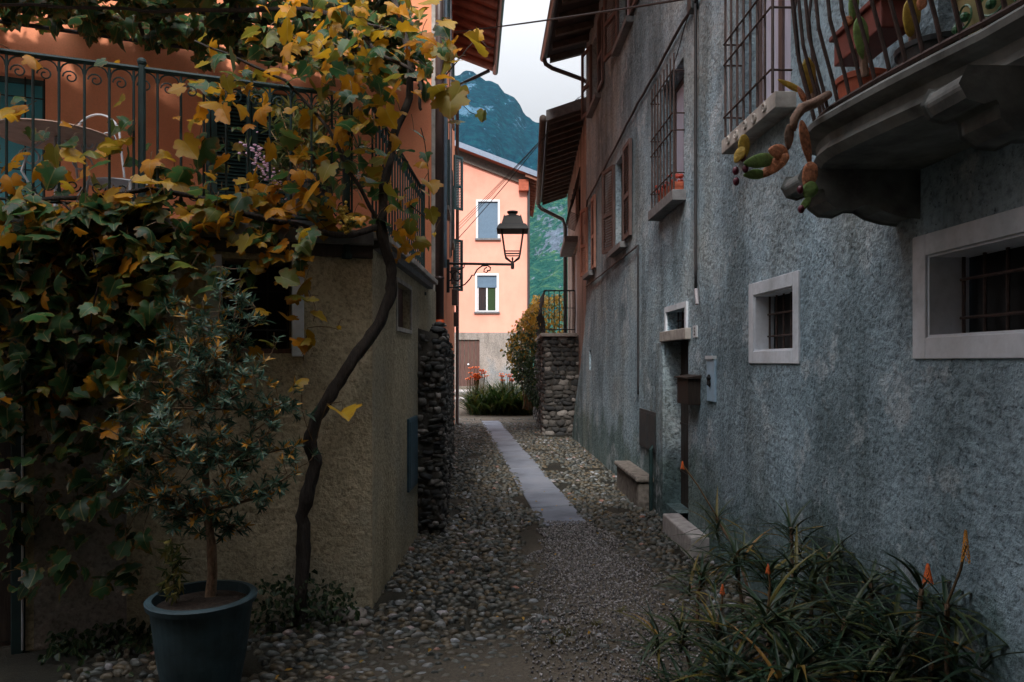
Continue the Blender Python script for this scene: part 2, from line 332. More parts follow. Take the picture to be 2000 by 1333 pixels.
def terrainmat(name, forest, rock, rockz, scale):
    m, n, b, o = newmat(name); t = nnoise(n, scale, 6, .7); t2 = nnoise(n, scale*5, 5, .7); t3 = nnoise(n, scale*2.2, 7, .75, (1.3, 1, .6))
    f = ramp(n, t2.outputs[0], [(.3, forest[0]), (.52, forest[1]), (.72, forest[2])])
    at = n.nodes.new('ShaderNodeAttribute'); at.attribute_name = 'rock'
    ad = n.nodes.new('ShaderNodeMath'); ad.operation = 'MULTIPLY_ADD'; ad.inputs[1].default_value = 3.4; ad.inputs[2].default_value = -1.72
    n.links.new(t3.outputs[0], ad.inputs[0]); a2 = n.nodes.new('ShaderNodeMath'); n.links.new(ad.outputs[0], a2.inputs[0]); n.links.new(at.outputs['Fac'], a2.inputs[1])
    rm = ramp(n, a2.outputs[0], [(.40, (0, 0, 0)), (.52, (1, 1, 1))])
    rc = ramp(n, t2.outputs[0], [(.35, tuple(x*.45 for x in rock)), (.6, rock)])
    c = mixrgb(n, f.outputs[0], rc.outputs[0], rm.outputs[0]); n.links.new(c, b.inputs['Base Color'])
    b.inputs['Roughness'].default_value = 1; b.inputs['Specular IOR Level'].default_value = 0
    bump(n, b, t2.outputs[0], 1, 4); return m
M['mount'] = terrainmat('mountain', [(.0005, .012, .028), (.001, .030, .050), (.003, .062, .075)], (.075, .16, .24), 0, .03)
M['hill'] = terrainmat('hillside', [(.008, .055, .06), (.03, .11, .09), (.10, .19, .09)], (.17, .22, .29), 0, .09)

# ------------------------------------------------------------------ ground, lane, mountain
def sandm(x, y):
    """how much sand lies over the cobbles"""
    g = math.exp(-((x-(.62+.05*(6.2-y)))**2)/.28)*min(1, max(0, (7.4-y)/1.2))*min(1, max(0, (y-3.5)/1.0))
    f = min(1, max(0, (4.75-y)/.9))*math.exp(-((x-.35)**2)/1.6)
    v = mnoise.noise(Vector((x*1.7, y*1.3, 3)))*.35
    far = min(1, max(0, (y-17.5)/2.5))
    return max(0, min(1, max(g*1.15, f, far)+v*.8-.12))
def gz(x, y):
    z = 0 if y < 24 else .5*min(1, (y-24)/9)
    return z
xs = np.unique(np.concatenate([[-2500, -800, -200, -60, -20, -8], np.linspace(-4, 3, 71), [6, 20, 60, 200, 800, 2500]]))
ys = np.unique(np.concatenate([[-2500, -400, -60, -12, -4, 0], np.linspace(2, 12, 101), np.linspace(12, 36, 60), [60, 150, 400, 1200, 3500]]))
V = np.array([(x, y, gz(x, y)+.012*sandm(x, y)*(1 if -4 < x < 3 and y < 20 else 0)) for y in ys for x in xs])
sa = np.array([sandm(x, y) if -4 <= x <= 3 and 2 <= y < 34 else 0 for y in ys for x in xs])
nx = len(xs); F = np.array([(j*nx+i, j*nx+i+1, (j+1)*nx+i+1, (j+1)*nx+i) for j in range(len(ys)-1) for i in range(nx-1)])
np_mesh('ground', V, F, M['ground'], smooth=True, floats={'sand': sa}, kind='structure', label='dirt and sand bed of the lane between the houses')

def dome(nu=7, nv=3):
    T = [(0, 0, 1)]; Fc = []
    for j in range(1, nv+1):
        a = (j/nv)*math.pi*.56
        for i in range(nu): T.append((math.sin(a)*math.cos(2*math.pi*i/nu), math.sin(a)*math.sin(2*math.pi*i/nu), math.cos(a)))
    for i in range(nu): Fc.append((0, 1+i, 1+(i+1) % nu, 1+(i+1) % nu))
    T = np.array(T)
    q = [(1+j*nu+i, 1+(j+1)*nu+i, 1+(j+1)*nu+(i+1) % nu, 1+j*nu+(i+1) % nu) for j in range(nv-1) for i in range(nu)]
    tri = [(0, 1+i, 1+(i+1) % nu) for i in range(nu)]+[t for a in q for t in ((a[0], a[1], a[2]), (a[0], a[2], a[3]))]
    return T, np.array(tri)
DT, DF = dome()
def leftlim(y):
    if y < 4.77: return -.93-(4.77-y)/.375
    if y < 7: return -.92
    if y < 13.5: return -.64-.069*(y-6.8)
    return -1.15-.057*(y-13.5)
def rightlim(y): return 1.87-.0357*y if y < 15.5 else .7
pos = []
y = 2.6
row = 0
while y < 20.5:
    st = .058 if y < 9 else .075
    x = max(-2.3, leftlim(y)-.05)+random.random()*.05
    while x < rightlim(y)+.03:
        yy = y+random.uniform(-.022, .022)
        # leave out stones under the slab
        cx = -.846+(19.74-yy)*(.306+.846)/(19.74-7.13)
        if mnoise.noise(Vector((x*2.3, yy*1.7, 5))) < -.42 or random.random() < .04: x += st; continue
        if not (yy > 7.0 and cx+.02+.03*random.random() < x < cx+.465): pos.append((x+random.uniform(-.015, .015), yy))
        x += st*random.uniform(.8, 1.5)
    y += st*.85
pos = np.array(pos); n_ = len(pos)
sm_ = np.array([sandm(a, b_) for a, b_ in pos])
sink = .004+.021*sm_*rng.uniform(.5, 1.3, n_)+rng.uniform(-.004, .008, n_)
P3 = np.column_stack([pos, .0+.004-sink+.006])
ang = rng.uniform(-.5, .5, n_); ca, sa_ = np.cos(ang), np.sin(ang); Z0 = np.zeros(n_); O1 = np.ones(n_)
MM = np.stack([np.stack([ca, -sa_, Z0], 1), np.stack([sa_, ca, Z0], 1), np.stack([Z0, Z0, O1], 1)], 1)
k_ = rng.uniform(.45, 1.0, n_); sc = np.column_stack([rng.uniform(.034, .054, n_)*k_, rng.uniform(.017, .028, n_)*k_, rng.uniform(.015, .026, n_)])
TT = DT[None]*(1+rng.uniform(-.13, .13, (n_, len(DT), 1)))
V, F = scatter(TT, DF, P3, MM, sc)
np_mesh('cobblestones', V, F, M['cobble'], smooth=True, floats={'lv': np.repeat(rng.random(n_), len(DT))}, kind='stuff', label='rounded river cobbles set in the dirt of the lane')
# gravel patch
gp = []
while len(gp) < 9000:
    a, b_ = random.gauss(.62, .42), random.uniform(3.5, 7.35)
    cxx = .62+.05*(6.2-b_)
    wd = .30+.22*(7.3-b_)/2
    if abs(a-cxx) < wd*(.7+.5*mnoise.noise(Vector((a*3, b_*3, 0)))+.2) and random.random() < .35+.6*min(1, max(0, (b_-4)/1.5)): gp.append((a, b_))
gp = np.array(gp); n_ = len(gp)
OC = np.array([(1, 0, 0), (0, 1, 0), (-1, 0, 0), (0, -1, 0), (0, 0, 1), (0, 0, -1)], float)
OF = np.array([(0, 1, 4), (1, 2, 4), (2, 3, 4), (3, 0, 4), (1, 0, 5), (2, 1, 5), (3, 2, 5), (0, 3, 5)])
MM = rot_from(rng.normal(size=(n_, 3)), rng.normal(size=(n_, 3)))
zz = np.array([.018 if b_ < 7 else .014 for a, b_ in gp])
V, F = scatter(OC, OF, np.column_stack([gp, zz]), MM, rng.uniform(.004, .011, n_))
np_mesh('gravel', V, F, M['pebble'], floats={'lv': np.repeat(rng.random(n_), 6)}, kind='stuff', label='loose grey gravel spilling from the end of the slab strip')
# slab strip
mb = MB(); a0, a1 = Vector((-.846, 19.74, 0)), Vector((.306, 7.13, 0)); b0, b1 = Vector((-.3525, 19.74, 0)), Vector((.783, 7.28, 0))
js = [0, .17, .36, .55, .70, .84, .93, 1.0]
for i in range(len(js)-1):
    s0, s1 = js[i]+.002, js[i+1]-.002; ox = random.uniform(-.018, .018); z = .012+.003*(i % 2)
    q = [a0.lerp(a1, s0), a0.lerp(a1, s1), b0.lerp(b1, s1), b0.lerp(b1, s0)]
    mb.hexa([Vector((p.x+ox, p.y, -.05)) for p in q]+[Vector((p.x+ox, p.y, z)) for p in q])
build('path', mb, M['slab'], kind='structure', label='strip of pale granite slabs running up the middle of the cobbles', bevel=.008)

def terrain(name, label, mat, crest, D0, D1, x0, x1, nx, ny, amp, rockf, power=1.0, zoff=0):
    V = []; rk = []
    for j in range(ny+1):
        t = j/ny; D = D1+(D0-D1)*t           # t=1 at the crest
        for i in range(nx+1):
            X = x0+(x1-x0)*i/nx
            px = 1000+X*FPX/D0
            cy = np.interp(px, [c[0] for c in crest], [c[1] for c in crest])
            H = (HZ-cy)*D0/FPX
            z = H*(t**power)
            nz = mnoise.fractal(Vector((X*3.2/abs(D0)*4, D*3/abs(D0)*4, 1.7)), 1, 2, 7)
            z += nz*amp*(.2+t*(1-t)*4*.8)*(1 if t < 1 else .15)
            z += mnoise.fractal(Vector((X*.05, D*.02, 0)), 1, 2, 4)*amp*.16
            V.append((X, D+nz*amp*.4, max(-5, z+zoff))); rk.append(rockf(px, (HZ-(z)*FPX/D), t))
    for i in range(nx+1): X = x0+(x1-x0)*i/nx; V.append((X, D0*1.25, V[ny*(nx+1)+i][2]*.4)); rk.append(0)
    n1 = nx+1
    F = np.array([(j*n1+i, j*n1+i+1, (j+1)*n1+i+1, (j+1)*n1+i) for j in range(ny+1) for i in range(nx)])
    np_mesh(name, np.array(V), F, mat, smooth=False, floats={'rock': np.array(rk)}, kind='structure', label=label)
crest1 = [(300, 420), (600, 300), (800, 190), (870, 150), (905, 141), (925, 143), (942, 150), (958, 155), (976, 164), (985, 176), (1005, 190), (1015, 205), (1023, 222), (1045, 232), (1060, 243), (1063, 262), (1100, 300), (1160, 340), (1400, 480)]
def rf1(px, y, t):
    g = lambda cx, cy, sx, sy, a: a*math.exp(-((px-cx)/sx)**2-((y-cy)/sy)**2)
    return g(925, 213, 28, 15, .8)+g(925, 166, 16, 6, .6)+g(1000, 200, 14, 12, .25)+g(955, 208, 18, 8, .3)+g(985, 290, 60, 8, .3)+g(1015, 235, 16, 20, .3)
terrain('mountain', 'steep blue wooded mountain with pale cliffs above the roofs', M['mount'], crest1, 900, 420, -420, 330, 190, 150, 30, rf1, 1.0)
crest2 = [(700, 480), (900, 430), (1000, 395), (1040, 372), (1100, 355), (1200, 330), (1500, 300)]
def rf2(px, y, t):
    g = lambda cx, cy, sx, sy, a: a*math.exp(-((px-cx)/sx)**2-((y-cy)/sy)**2)
    return g(1065, 440, 30, 32, .60)+g(1090, 545, 26, 10, .4)+g(1045, 470, 10, 26, .45)+.05
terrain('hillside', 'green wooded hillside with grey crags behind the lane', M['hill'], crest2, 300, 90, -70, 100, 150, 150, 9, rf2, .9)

# ------------------------------------------------------------------ building helpers
def wall_cells(mb, F, u0, u1, z0, z1, holes, d=0, reveal=.22):
    """front face with rectangular openings and their reveals"""
    us = sorted({u0, u1, *[h[0] for h in holes], *[h[1] for h in holes]}); zs = sorted({z0, z1, *[h[2] for h in holes], *[h[3] for h in holes]})
    us = [u for u in us if u0 <= u <= u1]; zs = [z for z in zs if z0 <= z <= z1]
    for a, b_ in zip(us, us[1:]):
        for c, e in zip(zs, zs[1:]):
            mu, mz = (a+b_)/2, (c+e)/2
            if any(h[0] < mu < h[1] and h[2] < mz < h[3] for h in holes): continue
            mb.quad(F.pt(a, c, d), F.pt(b_, c, d), F.pt(b_, e, d), F.pt(a, e, d))
    for h in holes:
        a, b_, c, e = h[:4]; r = h[4] if len(h) > 4 else reveal
        mb.quad(F.pt(a, c, d), F.pt(a, c, d-r), F.pt(a, e, d-r), F.pt(a, e, d))
        mb.quad(F.pt(b_, c, d), F.pt(b_, c, d-r), F.pt(b_, e, d-r), F.pt(b_, e, d))
        mb.quad(F.pt(a, e, d), F.pt(a, e, d-r), F.pt(b_, e, d-r), F.pt(b_, e, d))
        mb.quad(F.pt(a, c, d), F.pt(a, c, d-r), F.pt(b_, c, d-r), F.pt(b_, c, d))
def surround(F, a, b_, c, e, w, d0, d1, bottom=True, top=True):
    mb = MB(); mb.fb(F, a-w, a, c-(w if bottom else 0), e+(w if top else 0), d0, d1); mb.fb(F, b_, b_+w, c-(w if bottom else 0), e+(w if top else 0), d0, d1)
    if top: mb.fb(F, a, b_, e, e+w, d0, d1)
    if bottom: mb.fb(F, a, b_, c-w, c, d0, d1)
    return mb
def grille(F, a, b_, c, e, d, nv, hz, rv=.007, rh=.006, pins=True, dp=.1):
    mb = MB()
    for i in range(nv):
        u = a+(b_-a)*i/(nv-1); mb.tube([F.pt(u, c, d), F.pt(u, e, d)], rv, 6)
    for z in hz:
        mb.tube([F.pt(a-.0, z, d+.012), F.pt(b_, z, d+.012)], rh, 6)
        if pins:
            for u in (a, b_): mb.tube([F.pt(u, z, d+.012), F.pt(u, z, d-dp)], rh, 6)
    return mb
def shutter(parent, F, a, b_, c, e, d, mat, name='shutter', th=.035, label=None):
    mb = MB(); w = .055; mz = c+(e-c)*.42
    mb.fb(F, a, a+w, c, e, d, d+th); mb.fb(F, b_-w, b_, c, e, d, d+th)
    for z in (c, mz, e-w): mb.fb(F, a+w, b_-w, z, z+w, d, d+th)
    for z0, z1 in ((c+w, mz), (mz+w, e-w)):
        z = z0+.01
        while z < z1-.02:
            p = [F.pt(a+w, z, d+th*.9), F.pt(b_-w, z, d+th*.9), F.pt(b_-w, z+.022, d+.004), F.pt(a+w, z+.022, d+.004)]
            q = [v+Vector((0, 0, .008)) for v in p]; mb.hexa([p[0], p[1], p[2], p[3], q[0], q[1], q[2], q[3]]); z += .038
    return build(name, mb, mat, parent, label=label)

# ------------------------------------------------------------------ GREY HOUSE (right)
G = Frame((1.858, 0), (-.0357, 1)); G.n = (-G.t[1], G.t[0])     # outward = towards the lane (-x)
gh = thing('stuccoed_house', 'tall grey roughcast house with barred windows along the right of the lane', 'house', (2.2, 5, 0))
rows = [('b', 2.2, 3.02, 1.75, 2.095, .18), ('s', 4.33, 4.97, 1.72, 2.105, .14), ('t', 6.66, 7.36, 1.96, 2.15, .16), ('d', 6.6, 7.42, .18, 1.85, .17),
        ('g1', 4.38, 5.2, 3.28, 4.55, .16), ('g2', 6.75, 7.6, 3.26, 4.52, .18), ('w3', 9.56, 10.3, 3.24, 4.48, .14), ('w4', 12.45, 13.05, 3.22, 4.46, .14),
        ('u1', 9.15, 10.0, 6.02, 7.2, .14), ('u2', 11.75, 12.55, 6.02, 7.2, .14), ('bd', 2.2, 2.95, 2.62, 4.4, .15), ('v', 12.75, 12.95, 1.5, 1.85, .15)]
mb = MB(); wall_cells(mb, G, -3, 13.35, -.1, 7.6, [r[1:] for r in rows])
# battered foot at the far end, end wall, back
mb.add([G.pt(13.35, -.1, 0), G.pt(15.5, -.1, .02), G.pt(14.9, .8, .01), G.pt(14.0, 1.7, 0), G.pt(13.5, 2.35, 0), G.pt(13.35, 2.6, 0)], [(0, 1, 2, 3, 4, 5)])
for p, q in [((15.5, -.1), (14.9, .8)), ((14.9, .8), (14.0, 1.7)), ((14.0, 1.7), (13.5, 2.35)), ((13.5, 2.35), (13.35, 2.6))]:
    mb.quad(G.pt(p[0], p[1], .01), G.pt(q[0], q[1], .0), G.pt(q[0], q[1], -6), G.pt(p[0], p[1], -6))
mb.quad(G.pt(13.35, 2.6, 0), G.pt(13.35, 7.6, 0), G.pt(13.35, 7.6, -6), G.pt(13.35, 2.6, -6))
mb.quad(G.pt(-3, -.1, 0), G.pt(-3, 7.6, 0), G.pt(-3, 7.6, -6), G.pt(-3, -.1, -6))
mb.quad(G.pt(-3, -.1, -6), G.pt(-3, 9, -6), G.pt(13.35, 9, -6), G.pt(13.35, -.1, -6))
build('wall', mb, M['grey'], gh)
# roof with rafters and gutter
mb = MB(); z = lambda d: 7.57-.27*d
mb.hexa([G.pt(-3.3, z(.72), .72), G.pt(13.6, z(.72), .72), G.pt(13.6, z(-3.2), -3.2), G.pt(-3.3, z(-3.2), -3.2),
         G.pt(-3.3, z(.72)+.12, .72), G.pt(13.6, z(.72)+.12, .72), G.pt(13.6, z(-3.2)+.12, -3.2), G.pt(-3.3, z(-3.2)+.12, -3.2)])
rf = build('roof', mb, M['roofdark'], gh)
mb = MB(); u = -3.0
while u < 13.6:
    mb = MB(); mb.hexa([G.pt(u, z(.66)-.11, .66), G.pt(u+.09, z(.66)-.11, .66), G.pt(u+.09, z(0)-.11, 0), G.pt(u, z(0)-.11, 0), G.pt(u, z(.66)-.002, .66), G.pt(u+.09, z(.66)-.002, .66), G.pt(u+.09, z(0)-.002, 0), G.pt(u, z(0)-.002, 0)]); u += .55
    build('rafter', mb, M['rafter'], rf)
mb = MB(); mb.tube([G.pt(-3.3, 7.42, .78), G.pt(13.62, 7.38, .78)], .065, 10)
gt = build('gutter', mb, M['gutter'], gh, smooth=True)
mb = MB(); mb.tube([G.pt(13.5, 7.36, .78), G.pt(13.52, 7.24, .74), G.pt(13.53, 7.17, .62), G.pt(13.55, 6.98, .05), G.pt(13.5, 6.85, -.12), G.pt(13.5, 6.4, -.15)], .042, 8)
build('downpipe', mb, M['gutter'], gh, smooth=True)
def sill(F, a, b_, z, d, parent, mat='slate', th=.07, d0=-.05):
    mb = MB(); mb.fb(F, a, b_, z-th, z, d0, d); return build('sill', mb, M[mat], parent, bevel=.006)
def sash(F, a, b_, c, e, d, parent, frmat, panemat, curtain=None, label=None):
    fr = MB(); w = .05; fr.fb(F, a, a+w, c, e, d, d+.04); fr.fb(F, b_-w, b_, c, e, d, d+.04); fr.fb(F, a+w, b_-w, c, c+w, d, d+.04); fr.fb(F, a+w, b_-w, e-w, e, d, d+.04)
    mu = (a+b_)/2; fr.fb(F, mu-.03, mu+.03, c+w, e-w, d, d+.045)
    wn = build('window', fr, frmat, parent, label=label)
    pn = MB(); pn.fb(F, a+.01, b_-.01, c+.01, e-.01, d+.005, d+.015); build('pane', pn, panemat, wn)
    return wn
# large ground floor window
def cellar(F, a, b_, c, e, w, dep, nv, hz, label):
    wn = build('window', surround(F, a, b_, c, e, w, -.02, .012), M['frame'], gh, label=label, bevel=.004)
    bk = MB(); bk.fb(F, a-.05, b_+.05, c-.05, e+.05, -dep-.05, -dep-.02); build('pane', bk, M['blackin'], wn)
    lin = MB(); lin.fb(F, b_-.012, b_-.0, c, e, -dep, -.0); lin.fb(F, a, b_-.012, c, c+.01, -dep, -.0); lin.fb(F, a, b_-.012, e-.01, e, -dep, -.0); build('lining', lin, M['frame'], wn)
    build('grille', grille(F, a+.03, b_-.03, c-.0, e, -dep+.035, nv, hz, .007, .007, dp=-.0), M['rust'], wn); return wn
cellar(G, 2.2, 3.02, 1.75, 2.095, .09, .17, 7, (1.83, 1.99), 'wide barred window with pale plaster surround')
cellar(G, 4.33, 4.97, 1.72, 2.105, .085, .13, 6, (1.82, 1.97), 'small barred window with pale plaster surround')
wn = build('transom', surround(G, 6.66, 7.36, 1.96, 2.15, .055, -.02, .02, bottom=False), M['frame'], gh)
bk = MB(); bk.fb(G, 6.6, 7.42, 1.9, 2.2, -.2, -.17); build('pane', bk, M['blackin'], wn)
build('grille', grille(G, 6.7, 7.32, 1.96, 2.15, -.1, 5, (2.06,), .006, .006, dp=.04), M['rust'], wn)
mb = MB(); mb.fb(G, 6.52, 7.5, 1.85, 1.955, -.16, .05); build('lintel', mb, M['stonew'], gh, bevel=.008)
mb = MB()
for i in range(6):
    a = 6.6+.82*i/6; mb.fb(G, a+.003, a+.82/6-.003, .18, 1.85, -.20, -.155)
for zz in (.5, 1.0, 1.5): mb.fb(G, 6.6, 7.42, zz, zz+.02, -.155, -.148)
dr = build('door', mb, M['darkwood'], gh); mb = MB(); mb.tube([G.pt(6.75, 1.0, -.15), G.pt(6.75, 1.0, -.1), G.pt(6.75, 1.12, -.1), G.pt(6.75, 1.12, -.15)], .008, 6); build('handle', mb, M['iron'], dr)
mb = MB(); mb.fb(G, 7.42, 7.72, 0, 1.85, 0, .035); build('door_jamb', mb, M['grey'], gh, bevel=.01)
# barred upper windows
def barred(a, b_, c, e, dep, d, nv, hz, planter, label, carved=False):
    wn = sash(G, a, b_, c, e, -dep, gh, M['shut_br'], M['pane'], label=label)
    mb = MB(); mb.fb(G, a+.06, b_-.06, c+.05, e-.05, -dep+.02, -dep+.026); build('curtain', mb, M['curtain'], wn)
    build('grille', grille(G, a-.02, b_+.02, c+.0, e+.02, d, nv, hz, .009, .007, dp=d+.01), M['rust'], wn)
    s_ = sill(G, a-.08, b_+.08, c-.01, .13, wn, 'stonew' if carved else 'slate', .1)
    if carved:
        for k in range(5): mb = MB(); mb.spiral(G, a+.08+k*.165, c-.06, .135, .035, 1.2, rad=.009, sgn=(1, -1)[k % 2]); build('carved_scroll', mb, M['stonew'], wn)
    return wn
barred(4.38, 5.2, 3.28, 4.55, .15, .12, 8, (3.42, 3.8, 3.95, 4.3), False, 'tall barred window with carved stone sill', True)
wn = barred(6.75, 7.6, 3.26, 4.52, .17, .10, 8, (3.42, 3.82, 3.98, 4.38), True, 'tall barred window with flower box')
# shuttered windows
for a, b_, c, e, mt, far in ((9.56, 10.3, 3.24, 4.48, 'shut_br', 'win'), (12.45, 13.05, 3.22, 4.46, 'shut_or', 'w'), (9.15, 10.0, 6.02, 7.2, 'shut_br', 'w'), (11.75, 12.55, 6.02, 7.2, 'shut_br', 'w')):
    wn = sash(G, a, b_, c, e, -.12, gh, M['darkwood'], M['pane'])
    mb = MB(); mb.fb(G, a+.06, b_-.06, c+.05, e-.05, -.10, -.094); build('curtain', mb, M['curtain'], wn)
    sill(G, a-.1, b_+.1, c-.005, .1, wn, 'slate', .08)
    W = (b_-a)*.62
    shutter(wn, G, a-W-.02, a-.02, c+.01, e, .015, M[mt])
    F2 = Frame((G.pt(b_, 0, 0).x, G.pt(b_, 0, 0).y), (G.t[0]+G.n[0]*.22, G.t[1]+G.n[1]*.22)); F2.n = (-F2.t[1], F2.t[0])
    shutter(wn, F2, .02, W*1.0, c+.01, e, 0, M[mt])
# cables on the facade
def rope(pts, r, mat, name, parent=None, seg=14, sag=0, wob=0, **kw):
    out = []
    for i in range(len(pts)-1):
        for k in range(seg):
            t = k/seg; p = Vector(pts[i]).lerp(Vector(pts[i+1]), t)
            p.z -= sag*4*t*(1-t); p.z += wob*mnoise.noise(p*3); out.append(p)
    out.append(Vector(pts[-1])); mb = MB(); mb.tube(out, r, 6); return build(name, mb, mat, parent, smooth=True, **kw)
rope([G.pt(3, 5.0, .03), G.pt(6.34, 4.80, .03), G.pt(8.7, 4.76, .03), G.pt(13.0, 4.56, .03), G.pt(13.3, 4.2, .03)], .016, M['cable'], 'cable', gh, wob=.03)
rope([G.pt(6.27, 4.78, .03), G.pt(6.26, 2.28, .03)], .014, M['cable'], 'cable', gh, wob=.01)
rope([G.pt(6.26, 2.28, .03), G.pt(6.2, 2.14, .035)], .016, M['palecable'], 'conduit', gh)
rope([G.pt(8.67, 1.25, .025), G.pt(8.67, 3.05, .025), G.pt(13.2, 3.02, .025)], .012, M['cable'], 'cable', gh, wob=.01)
rope([G.pt(5.5, 4.9, .03), G.pt(5.32, 3.2, .05)], .0035, M['palecable'], 'cord', gh)
rope([G.pt(6.36, 4.85, .03), G.pt(6.9, 4.55, .04), G.pt(7.1, 4.4, .04)], .005, M['cable'], 'cable', gh, wob=.05)
# junction knot
mb = MB(); mb.fb(G, 6.28, 6.4, 4.74, 4.9, .0, .07); build('junction_box', mb, M['cabinet'], gh, bevel=.01)
mb = MB(); mb.fb(G, 7.76, 8.6, .65, 1.09, 0, .025); mb.fb(G, 7.79, 8.57, .68, 1.06, .025, .03); mb.fb(G, 8.16, 8.18, .68, 1.06, .03, .034)
build('meter_cabinet', mb, M['cabinet'], gh)
mb = MB(); mb.tube([G.pt(7.88, .0, .05), G.pt(7.88, .68, .05), G.pt(7.88, .72, .02)], .022, 8); build('standpipe', mb, M['greeniron'], gh)
# house number plate, letter box, meter cover
mb = MB(); mb.fb(G, 6.30, 6.42, 1.86, 1.965, 0, .012)
npl = build('number_plate', mb, M['white'], gh, bevel=.003)
def text(s, F, u, z, d, size, mat, parent, name='numeral'):
    cu = bpy.data.curves.new(name, 'FONT'); cu.body = s; cu.size = size; cu.extrude = .001; cu.align_x = 'CENTER'; cu.align_y = 'CENTER'
    o = bpy.data.objects.new(name, cu); S.collection.objects.link(o); bpy.context.view_layer.update()
    me = bpy.data.meshes.new_from_object(o); bpy.data.objects.remove(o)
    # reading direction: seen from the lane the numerals run towards -u
    mb = MB(); mb.v = [tuple(F.pt(u-v.co.x, z+v.co.y, d+v.co.z)) for v in me.vertices]; mb.f = [tuple(p.vertices) for p in me.polygons]
    return build(name, mb, mat, parent)
text('5', G, 6.36, 1.91, .0135, .1, M['blackin'], npl)
mb = MB(); mb.fb(G, 6.22, 6.58, 1.27, 1.5, 0, .11); lb = build('letter_box', mb, M['darkwood'], gh, bevel=.004)
mb = MB(); mb.hexa([G.pt(6.19, 1.50, 0), G.pt(6.61, 1.50, 0), G.pt(6.61, 1.50, .13), G.pt(6.19, 1.50, .13), G.pt(6.19, 1.53, 0), G.pt(6.61, 1.53, 0), G.pt(6.61, 1.51, .13), G.pt(6.19, 1.51, .13)]); build('lid', mb, M['darkwood'], lb)
mb = MB(); mb.fb(G, 5.79, 5.99, 1.32, 1.665, 0, .02); cv = build('meter_cover', mb, M['plate'], gh, bevel=.003)
mb = MB(); mb.fb(G, 5.79, 5.99, 1.668, 1.695, 0, .032); build('cover_lip', mb, M['white'], cv)
mb = MB(); mb.tube([G.pt(5.89, 1.54, .03), G.pt(5.885, 1.515, .034), G.pt(5.893, 1.49, .034), G.pt(5.885, 1.46, .034), G.pt(5.88, 1.44, .03)], [.008, .02, .013, .018, .004], 8); build('handle', mb, M['blackin'], cv)
# steps
mb = MB(); mb.fb(G, 5.98, 6.95, -.02, .18, -.12, .155); build('door_step', mb, M['step'], gh, bevel=.015)
mb = MB(); mb.fb(G, 8.0, 9.3, -.02, .30, -.02, .17); mb.fb(G, 7.96, 9.34, .303, .36, -.02, .20)
build('stone_bench', mb, M['rubbled'], None, label='low worn stone bench block against the grey wall below the dark cabinet', cat='bench', loc=G.pt(8.7, 0, 0), bevel=.02)

# balcony
def baledge(u):
    return float(np.interp(u, [.8, 1.6, 2.1, 2.23, 2.58, 2.88, 3.05, 3.2, 3.3, 3.36], [.30, .34, .39, .42, .485, .52, .50, .42, .28, 0]))
us = [.8, 1.2, 1.6, 1.9, 2.1, 2.3, 2.5, 2.7, 2.88, 3.0, 3.1, 3.2, 3.27, 3.33, 3.36]
def slabring(prof):
    vs = []; fs = []
    for u in us:
        d = baledge(u)
        for k, (dd, zz) in enumerate(prof): vs.append(G.pt(u, zz, max(.0, d+dd)))
        vs.append(G.pt(u, prof[0][1], -.02)); vs.append(G.pt(u, prof[-1][1], -.02))
    n = len(prof)+2; mb = MB(); order = list(range(len(prof)))+[n-1, n-2]
    for i in range(len(us)-1):
        for k in range(n):
            a, b_ = order[k], order[(k+1) % n]; fs.append((i*n+a, i*n+b_, (i+1)*n+b_, (i+1)*n+a))
    mb.add(vs, fs); return mb
bal = build('balcony', slabring([(.02, 2.62), (.035, 2.605), (.03, 2.585), (.0, 2.57), (-.03, 2.56), (-.035, 2.53), (-.02, 2.50), (-.05, 2.47)]), M['balstone'], gh, label='curved stone balcony on carved brackets')
for ub in (3.16, 2.12):
    prof = [(0, 2.47), (.50, 2.47), (.52, 2.43), (.50, 2.395), (.46, 2.385), (.42, 2.40), (.405, 2.38), (.40, 2.34), (.36, 2.31), (.30, 2.305), (.25, 2.33), (.20, 2.33), (.15, 2.30), (.08, 2.28), (0, 2.27)]
    mb = MB(); n = len(prof)
    mb.add([G.pt(ub-.09, zz, dd) for dd, zz in prof]+[G.pt(ub+.09, zz, dd) for dd, zz in prof], [tuple(range(n)), tuple(range(2*n-1, n-1, -1))]+[(i, (i+1) % n, n+(i+1) % n, n+i) for i in range(n)])
    build('bracket', mb, M['balstone'], bal, bevel=.012)
mb = MB(); top = []; bot = []
for i in range(34):
    u = .9+i*.074
    if u > 3.32: break
    d = baledge(u)-.04
    mb.tube([G.pt(u, 2.62, d), G.pt(u+.0, 2.75, d+.03), G.pt(u, 2.95, d+.085), G.pt(u, 3.2, d+.11), G.pt(u, 3.5, d+.08)], .007, 6)
for u in np.linspace(.85, 3.33, 30):
    d = baledge(u)-.04; bot.append(G.pt(u, 2.66, d+.008)); top.append(G.pt(u, 3.5, d+.08))
mb.tube(bot, .011, 6); mb.tube(top, .016, 6); build('railing', mb, M['rust'], bal)
wn = sash(G, 2.2, 2.95, 2.62, 4.4, -.13, gh, M['shut_br'], M['pane'], label='balcony door')

